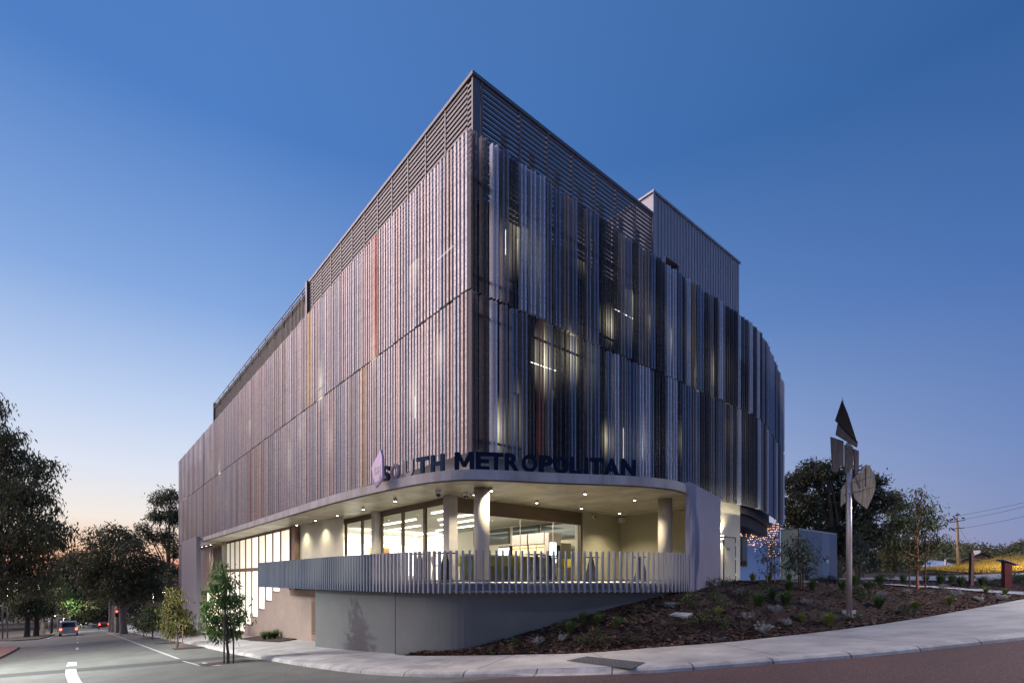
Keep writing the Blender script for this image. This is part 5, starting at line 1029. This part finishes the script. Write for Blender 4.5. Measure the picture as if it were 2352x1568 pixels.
for r in range(15):
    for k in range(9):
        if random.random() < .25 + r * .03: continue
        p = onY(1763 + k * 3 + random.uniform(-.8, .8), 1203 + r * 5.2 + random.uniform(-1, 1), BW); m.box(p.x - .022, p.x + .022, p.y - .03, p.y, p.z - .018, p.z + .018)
tag(m.build("screen_light_dots", emis("light_dot", (1, .48, .22), 3.0), None), "scattered copper coloured dots of screen light on the blue wall, built as glow", "light dots")  # light falling through the perforated screen, built as small glowing cubes
# ------------------------------------------------------------------ far right: posts, pole, houses, grassy rise, wooded ridge
p = gm(2312, 1349); o = thing("sign_post", "dark red steel post with a tilted cap plate beside the garden path", "post", p); dd = p.x * VX + p.y * VY
w2 = 8 * dd / F; h2 = (1348 - 1288) * dd / F; m = MB(); m.obox((p.x, p.y, p.z + h2 / 2 - .1), u_ * w2, fwd * w2 * .6, Vector((0, 0, h2 / 2 + .1))); m.build("post", M["redsteel"], o, bevel=.01)
m = MB(); a = P(2296, 1284.5, dd - .1); b = P(2330, 1297, dd + .1); m.bar(a, b, .45, .04); m.build("cap_plate", M["slate"], o)
p = gm(2230, 1344); dd = p.x * VX + p.y * VY; m = MB(); m.bar(p - Vector((0, 0, .2)), P(2232, 1270, dd), .16, .16, up=fwd); tag(m.build("timber_post", mat("plum_post", (.11, .06, .055), .85, var=.3, scale=3, stretch=(4, 4, .5)), None), "slim leaning red brown timber post among tussocks left of the red steel post", "post")
m = MB(); up = [(2128, 1306), (2165, 1301.5), (2203, 1296.5), (2239, 1290.5), (2277, 1282), (2305, 1278), (2329, 1275.5), (2352, 1274), (2420, 1266), (2600, 1252)]; lo_ = [(2128, 1307), (2165, 1309), (2203, 1312), (2235, 1313.5), (2262, 1314), (2300, 1312.5), (2330, 1311), (2352, 1309.5), (2420, 1306), (2600, 1300)]
rows = 10
for k in range(rows + 1):
    for (x, y), (x1, y1) in zip(resamp([Vector((*q, 0)) for q in lo_], 6) and [(v.x, v.y) for v in resamp([Vector((q[0], q[1], 0)) for q in lo_], 8)], [(v.x, v.y) for v in resamp([Vector((q[0], q[1], 0)) for q in up], 8.05)]):
        f = k / rows; q = P(x + (x1 - x) * f, y + (y1 - y) * f, 64 + 24 * f); m.v.append((q.x, q.y, q.z + (random.uniform(-.12, .12) if 0 < k else 0)))
nn_ = len(m.v) // (rows + 1)
for k in range(rows):
    for i in range(nn_ - 1): a = k * nn_ + i; m.face((a, a + 1, a + nn_ + 1, a + nn_))
GH = [Vector(v) for v in m.v]; struct(m, "grassy_hill", M["yellowgrass"])
m = MB()
for _ in range(9000):
    g = random.choice(GH) + Vector((random.uniform(-1.6, 1.6), random.uniform(-1.6, 1.6), 0)); a = random.uniform(0, 6.28); l = random.uniform(.15, .42); q = Vector((math.cos(a), math.sin(a), 0)) * .035; m.add([g - q, g + q, g + Vector((random.uniform(-.15, .15), random.uniform(-.15, .15), l))], [(0, 1, 2)])
tag(m.build("dry_grass", M["yellowgrass"], None), kind="stuff")
pb_ = P(2203, 1300, 86); PP = thing("power_pole", "leaning timber power pole with two crossarms on the grassy rise", "power pole", pb_); tp = P(2197, 1186, 86)
m = MB(); m.tube([pb_ - Vector((0, 0, .5)), tp], [.30, .17], 12); m.build("pole", mat("pole_timber", (.40, .30, .20), .85, var=.25, scale=1.5, stretch=(4, 4, .4)), PP, smooth=True)
for (x0, y0), (x1, y1) in [((2182, 1199), (2216, 1194)), ((2185, 1214), (2214.6, 1211.6))]:
    m = MB(); m.bar(P(x0, y0, 85.7), P(x1, y1, 85.7), .14, .12); m.build("crossarm", M["darkmetal"], PP)
m = MB()
for x, y in [(2184, 1195), (2188, 1194), (2196, 1184), (2199, 1184), (2210, 1191), (2214, 1191)]: q = P(x, y, 85.6); m = MB(); m.lathe(q, [(.09, 0), (.11, .12), (.06, .26)], 8); m.build("insulator", M["timber_dark"], PP)
wires = [((2198, 1184), (2480, 1118)), ((2214, 1192), (2480, 1126)), ((2214, 1212), (2480, 1150)), ((2199, 1200), (2231, 1252))]
m = MB()
for (x0, y0), (x1, y1) in wires:
    a = P(x0, y0, 85.6); b = P(x1, y1, 82 if x1 < 2300 else 70); pts = [a.lerp(b, k / 10) - Vector((0, 0, .35 * math.sin(math.pi * k / 10))) for k in range(11)]; m.tube(pts, .022, 4, False)
m.build("wire", M["dark"], PP)
HS = thing("brick_house", "brown brick house with a shallow gable behind the grassy rise", "house", P(2256, 1300, 98))
q = [P(x, y, 97) for x, y in [(2208, 1300), (2208, 1290.5), (2256, 1271), (2308, 1290), (2308, 1300)]]; away = Vector((q[2].x, q[2].y, 0)).normalized(); bk2 = [v + away * 12 for v in q]
m = MB(); m.add(q + bk2, [(0, 4, 3, 2, 1), (5, 6, 7, 8, 9), (0, 1, 6, 5), (3, 4, 9, 8)]); m.build("wall", mat("brick", (.40, .22, .15), .9, var=.15, scale=2), HS)
for (i, j, e) in ((1, 2, -1), (3, 2, 1)):
    a, b = q[i], q[j]; a2 = a + (a - b).normalized() * 1.0; m = MB(); f_ = away; m.add([a2 - f_ * .6, b - f_ * .6 + Vector((0, 0, .02)), b + f_ * 12, a2 + f_ * 12] + [v + Vector((0, 0, .28)) for v in (a2 - f_ * .6, b - f_ * .6, b + f_ * 12, a2 + f_ * 12)], [(0, 1, 2, 3), (7, 6, 5, 4), (0, 4, 5, 1), (1, 5, 6, 2), (2, 6, 7, 3), (3, 7, 4, 0)]); m.build("roof", mat("dark_roof", (.06, .055, .06), .7), HS)
m = MB(); c = P(2245, 1270, 100); m.box(c.x - .6, c.x + .6, c.y - .5, c.y + .5, c.z - .6, c.z + .55); m.build("rooftop_unit", M["white"], HS)
HB = thing("blue_roofed_house", "low house with a pale blue metal hip roof beyond the gum tree", "house", P(2160, 1306, 105)); M["blueroof"] = mat("blue_roof", (.50, .58, .70), .5, 0, var=.06, scale=2, stretch=(6, .4, 1))
r_ = [P(2118, 1303, 104), P(2196, 1299, 104), P(2196, 1297, 118), P(2118, 1300, 118), P(2135, 1285, 111), P(2166, 1288, 111)]; m = MB(); m.add(r_, [(0, 1, 5, 4), (1, 2, 5), (2, 3, 4, 5), (3, 0, 4)]); m.build("roof", M["blueroof"], HB)
a, b = P(2120, 1303, 105), P(2194, 1299.3, 105); m = MB(); m.add([a - Vector((0, 0, .9)), b - Vector((0, 0, .9)), b, a], [(0, 1, 2, 3)]); f_ = Vector((b.x, b.y, 0)).normalized() * 10; m.add([b - Vector((0, 0, 2.5)), b - Vector((0, 0, 2.5)) + f_, b + f_, b], [(0, 1, 2, 3)]); m.add([a - Vector((0, 0, 2.5)), a, a + f_, a - Vector((0, 0, 2.5)) + f_], [(0, 1, 2, 3)]); m.build("wall", M["brown"], HB)
m = MB(); c = P(2172, 1294, 106); m.tube([c - Vector((0, 0, 1)), c + Vector((0, 0, .9))], .22, 8); m.build("flue", M["steel"], HB)
m = MB(); ridge = [(1960, 1262), (2060, 1258), (2110, 1256), (2160, 1254), (2200, 1251), (2260, 1253), (2300, 1252), (2352, 1246), (2440, 1238), (2600, 1232)]
for k in range(len(ridge) - 1):
    (x0, y0), (x1, y1) = ridge[k], ridge[k + 1]
    m.quad(P(x0, 1322, 190), P(x1, 1322, 190), P(x1, y1 + 9, 380), P(x0, y0 + 9, 380))
    m.quad(P(x0, y0 + 9, 380), P(x1, y1 + 9, 380), P(x1, 1340, 520), P(x0, 1340, 520))
struct(m, "hills", mat("scrub_ground", (.02, .026, .016), .95, var=.4, scale=.1))
m = MB(); bl = []
for k in range(620):
    x = random.uniform(1960, 2600); f = random.random() ** .8; i = max(j for j in range(len(ridge)) if ridge[j][0] <= x) if x >= 1960 else 0; i = min(i, len(ridge) - 2); yt = ridge[i][1] + (ridge[i + 1][1] - ridge[i][1]) * (x - ridge[i][0]) / (ridge[i + 1][0] - ridge[i][0])
    y = yt + 4 + (1314 - yt) * f; d = 376 - 180 * f; bl.append((P(x, y - 2, d), random.uniform(2.6, 5.0) * (d / 300)))
leaves(m, bl, 60000, 1.5, .75, .2, 10, .45, .2); tag(m.build("ridge_woodland", M["leaf_dark"], None), kind="stuff")
# ------------------------------------------------------------------ street furniture and cars down the left street
def street_lamp(base, top, arm, lab, hgt_arm=1.4, energy=0, lit=True, col=(1, .96, .86)):
    o = thing("street_lamp", lab, "street lamp", base, "street lamps"); b = Vector(base); t_ = Vector((b.x, b.y, top)); a = t_ + Vector(arm)
    m = MB(); m.tube([b, t_], [.09, .06], 10); m.build("pole", M["steel"], o, smooth=True); m = MB(); m.tube([t_, t_.lerp(a, .5) + Vector((0, 0, .12)), a], [.05, .045, .04], 8); m.build("arm", M["steel"], o)
    dr_ = Vector((arm[0], arm[1], 0)).normalized(); m = MB(); m.obox(a + dr_ * .3, dr_ * .35, Vector((-dr_.y, dr_.x, 0)) * .13, Vector((0, 0, .06))); m.build("lamp_head", M["steel"], o, bevel=.03)
    m = MB(); m.obox(a + dr_ * .3 - Vector((0, 0, .075)), dr_ * .26, Vector((-dr_.y, dr_.x, 0)) * .10, Vector((0, 0, .012))); m.build("lamp_face", emis("street_lamp_face", col, 30 if lit else 2), o)
    if energy: q = a + dr_ * .3 - Vector((0, 0, .16)); lamp("street_lamp_light", "SPOT", q, energy, col, .12, q - Vector((0, 0, 5)), 168, .4)
    return o
street_lamp((-6.4, 31.0, H(-6.4, 31)), 3.9, (1.7, 0, .3), "street lamp on the near verge opposite the young street tree", energy=13500, col=(.95, 1, .92))
street_lamp((31.0, -6.5, H(31, -6.5)), 8.0, (-1.3, .9, .3), "street lamp beside the climbing street past the corner", energy=9000, col=(1, .88, .82))
q = P(2480, HY, 66); street_lamp((q.x, q.y, H(q.x, q.y)), 7.5, (-1.5, .5, .3), "street lamp by the side road near the grassy rise", energy=13000, col=(1, .74, .40))
street_lamp(gbase(6, 76, .1), 1.3, (3.2, 1.0, 1.0), "street lamp with a red brown base and raised arm at the far corner verge", energy=2600)
for i, (x, y, d) in enumerate([(42, 1337, 80), (152, 1366, 96), (160, 1414, 130), (374, 1358, 76), (96, 1358, 110), (128, 1413, 120)]):
    q = P(x, y, d); street_lamp((q.x - 1.2, q.y, H(q.x, q.y)), q.z - .1, (.9, 0, .1), ["lit street lamp head in the dark foliage over the far verge", "lit street lamp shining in the yellow green tree", "small lit lamp far down the street beside the van", "lit lamp behind the fence near the building's far end", "lit street lamp behind the far verge trees", "small lit lamp far down beyond the yellow green tree"][i], energy=[2600, 4200, 1500, 1800, 2600, 0][i])
def car(name, lab, loc, rz, body, van=False):
    o = thing(name, lab, "van" if van else "car", (0, 0, 0)); L_, W2, Hh = (4.9, 1.0, 2.1) if van else (4.6, .9, 1.45)
    side = [(-L_ / 2, .35), (-L_ / 2, 1.0 if not van else 1.1), (-L_ / 2 + .15, Hh - .12) if van else (-L_ / 2 + .9, Hh), (-L_ / 2 + .5, Hh) if van else (L_ / 2 - 2.3, Hh), (L_ / 2 - 1.5, Hh) if van else (L_ / 2 - 1.35, .98), (L_ / 2 - .75, 1.15) if van else (L_ / 2 - .3, .88), (L_ / 2 - .05, .95) if van else (L_ / 2, .7), (L_ / 2, .35)]
    m = MB(); n = len(side); m.add([(x, -W2 * (.86 if z > 1.05 else 1), z) for x, z in side] + [(x, W2 * (.86 if z > 1.05 else 1), z) for x, z in side], [tuple(range(n)), tuple(range(2 * n - 1, n - 1, -1))] + [((i + 1) % n, i, i + n, (i + 1) % n + n) for i in range(n)]); m.build("body", body, o, bevel=.05)
    for y in (-1, 1):
        m = MB(); yy = y * (W2 * .86 + .012); zb_, zt = (1.2, Hh - .25) if van else (.98, Hh - .1); m.add([(-L_ / 2 + (.4 if van else 1.05), yy + y * .03, zb_), (L_ / 2 - (1.3 if van else 1.6), yy + y * .03, zb_), (L_ / 2 - (1.65 if van else 2.3), yy, zt), (-L_ / 2 + (.45 if van else 1.2), yy, zt)], [(0, 1, 2, 3) if y < 0 else (3, 2, 1, 0)]); m.build("side_window", M["darkglass"], o)
    m = MB(); x = -L_ / 2 - .01; m.add([(x + (.03 if van else .0), -W2 * .7, 1.25 if van else 1.0), (x + (.03 if van else .0), W2 * .7, 1.25 if van else 1.0), (x + (.13 if van else .85), W2 * .65, Hh - .25 if van else Hh - .08), (x + (.13 if van else .85), -W2 * .65, Hh - .25 if van else Hh - .08)], [(3, 2, 1, 0)]); m.build("rear_window", M["darkglass"], o)
    for y in (-1, 1):
        m = MB(); m.box(-L_ / 2 - .03, -L_ / 2 + .02, y * W2 * .82 - .12, y * W2 * .82 + .12, .82, 1.08); m.build("tail_light", emis("tail_light", (1, .06, .02), 9), o)
        for x in (-L_ / 2 + .85, L_ / 2 - .85):
            m = MB(); m.tube([(x, y * (W2 - .2), .33), (x, y * W2 * 1.01, .33)], .33, 16); wh = m.build("wheel", M["dark"], o); m = MB(); m.tube([(x, y * (W2 - .1), .33), (x, y * (W2 * 1.01 + .012), .33)], .19, 12); m.build("rim", M["steel"], wh)
    o.location = loc; o.rotation_euler = (0, -.063 if abs(rz - math.pi / 2) < .5 else 0, rz); return o
v = gp(158, 1459); M["vanpaint"] = mat("silver_paint", (.32, .33, .33), .3, .4); M["whitepaint"] = mat("white_car_paint", (.7, .72, .74), .25, .1); M["redpaint"] = mat("red_car_paint", (.35, .03, .02), .3)
o = car("van", "silver van with glowing tail lights driving away down the street", v, math.pi / 2, M["vanpaint"], True); o.rotation_euler = (0, .063, math.pi / 2)
v = gp(203, 1441.5); car("sedan", "white sedan side on at the far junction", v, math.radians(-25), M["whitepaint"])
v = gp(238, 1443); o = car("sedan", "small red car with lit tail lights parked far down the right kerb", v, math.pi / 2, M["redpaint"]); o.rotation_euler = (0, .063, math.pi / 2)
# pale metal fence past the building, low wall and traffic light
FN = thing("metal_fence", "pale upright metal bar fence on a low wall past the building's end", "fence", gbase(380, 66)); p0, p1 = P(336, HY, 68), P(424, HY, 62)
m = MB(); n = 44
for i in range(n + 1):
    c = p0.lerp(p1, i / n); z = H(c.x, c.y); m.box(c.x - .035, c.x + .035, c.y - .035, c.y + .035, z + 1.4, z + 4.0)
m.build("bars", mat("fence_paint", (.46, .42, .34), .6), FN)["kind"] = "stuff"
m = MB()
for dz in (1.6, 3.7): m.bar((p0.x, p0.y, H(p0.x, p0.y) + dz), (p1.x, p1.y, H(p1.x, p1.y) + dz), .05, .06)
m.build("rail", M["steel"], FN)
m = MB(); m.prism([(p0.x, p0.y), (p1.x, p1.y), (p1.x, p1.y + .3), (p0.x, p0.y + .3)], -8, [H(p0.x, p0.y) + 1.4, H(p1.x, p1.y) + 1.4] * 2); m.build("low_wall", M["concrete"], FN)
lamp("entry_lamp", "SPOT", (9.9, 53, 2.4), 500, (1, .85, .6), .1, (9.2, 52, -5), 140, .7)
for x, y in [(268, 1408)]:
    q = P(x, y, 70); o = thing("traffic_light", "traffic light showing red beyond the kerbside trunks", "traffic light", (q.x, q.y, H(q.x, q.y))); m = MB(); m.tube([(q.x, q.y, H(q.x, q.y)), (q.x, q.y, q.z - .4)], .06, 8); m.build("pole", M["darkmetal"], o); m = MB(); m.box(q.x - .17, q.x + .17, q.y - .1, q.y + .1, q.z - .5, q.z + .5); m.build("head", M["dark"], o); m = MB(); m.tube([(q.x, q.y - .14, q.z + .28), (q.x, q.y - .10, q.z + .28)], .13, 12); m.build("red_lens", emis("red_signal", (1, .05, .04), 8), o)
p = onX(713, 1420, 9.3); q = gp(713, 1452, .15); m = MB(); m.box(q.x - .05, q.x + .05, q.y - .05, q.y + .05, q.z, q.z + .75); tag(m.build("bollard", M["render_grey"], None, bevel=.01), "short grey bollard near the louvred door in the brown wall", "bollard")
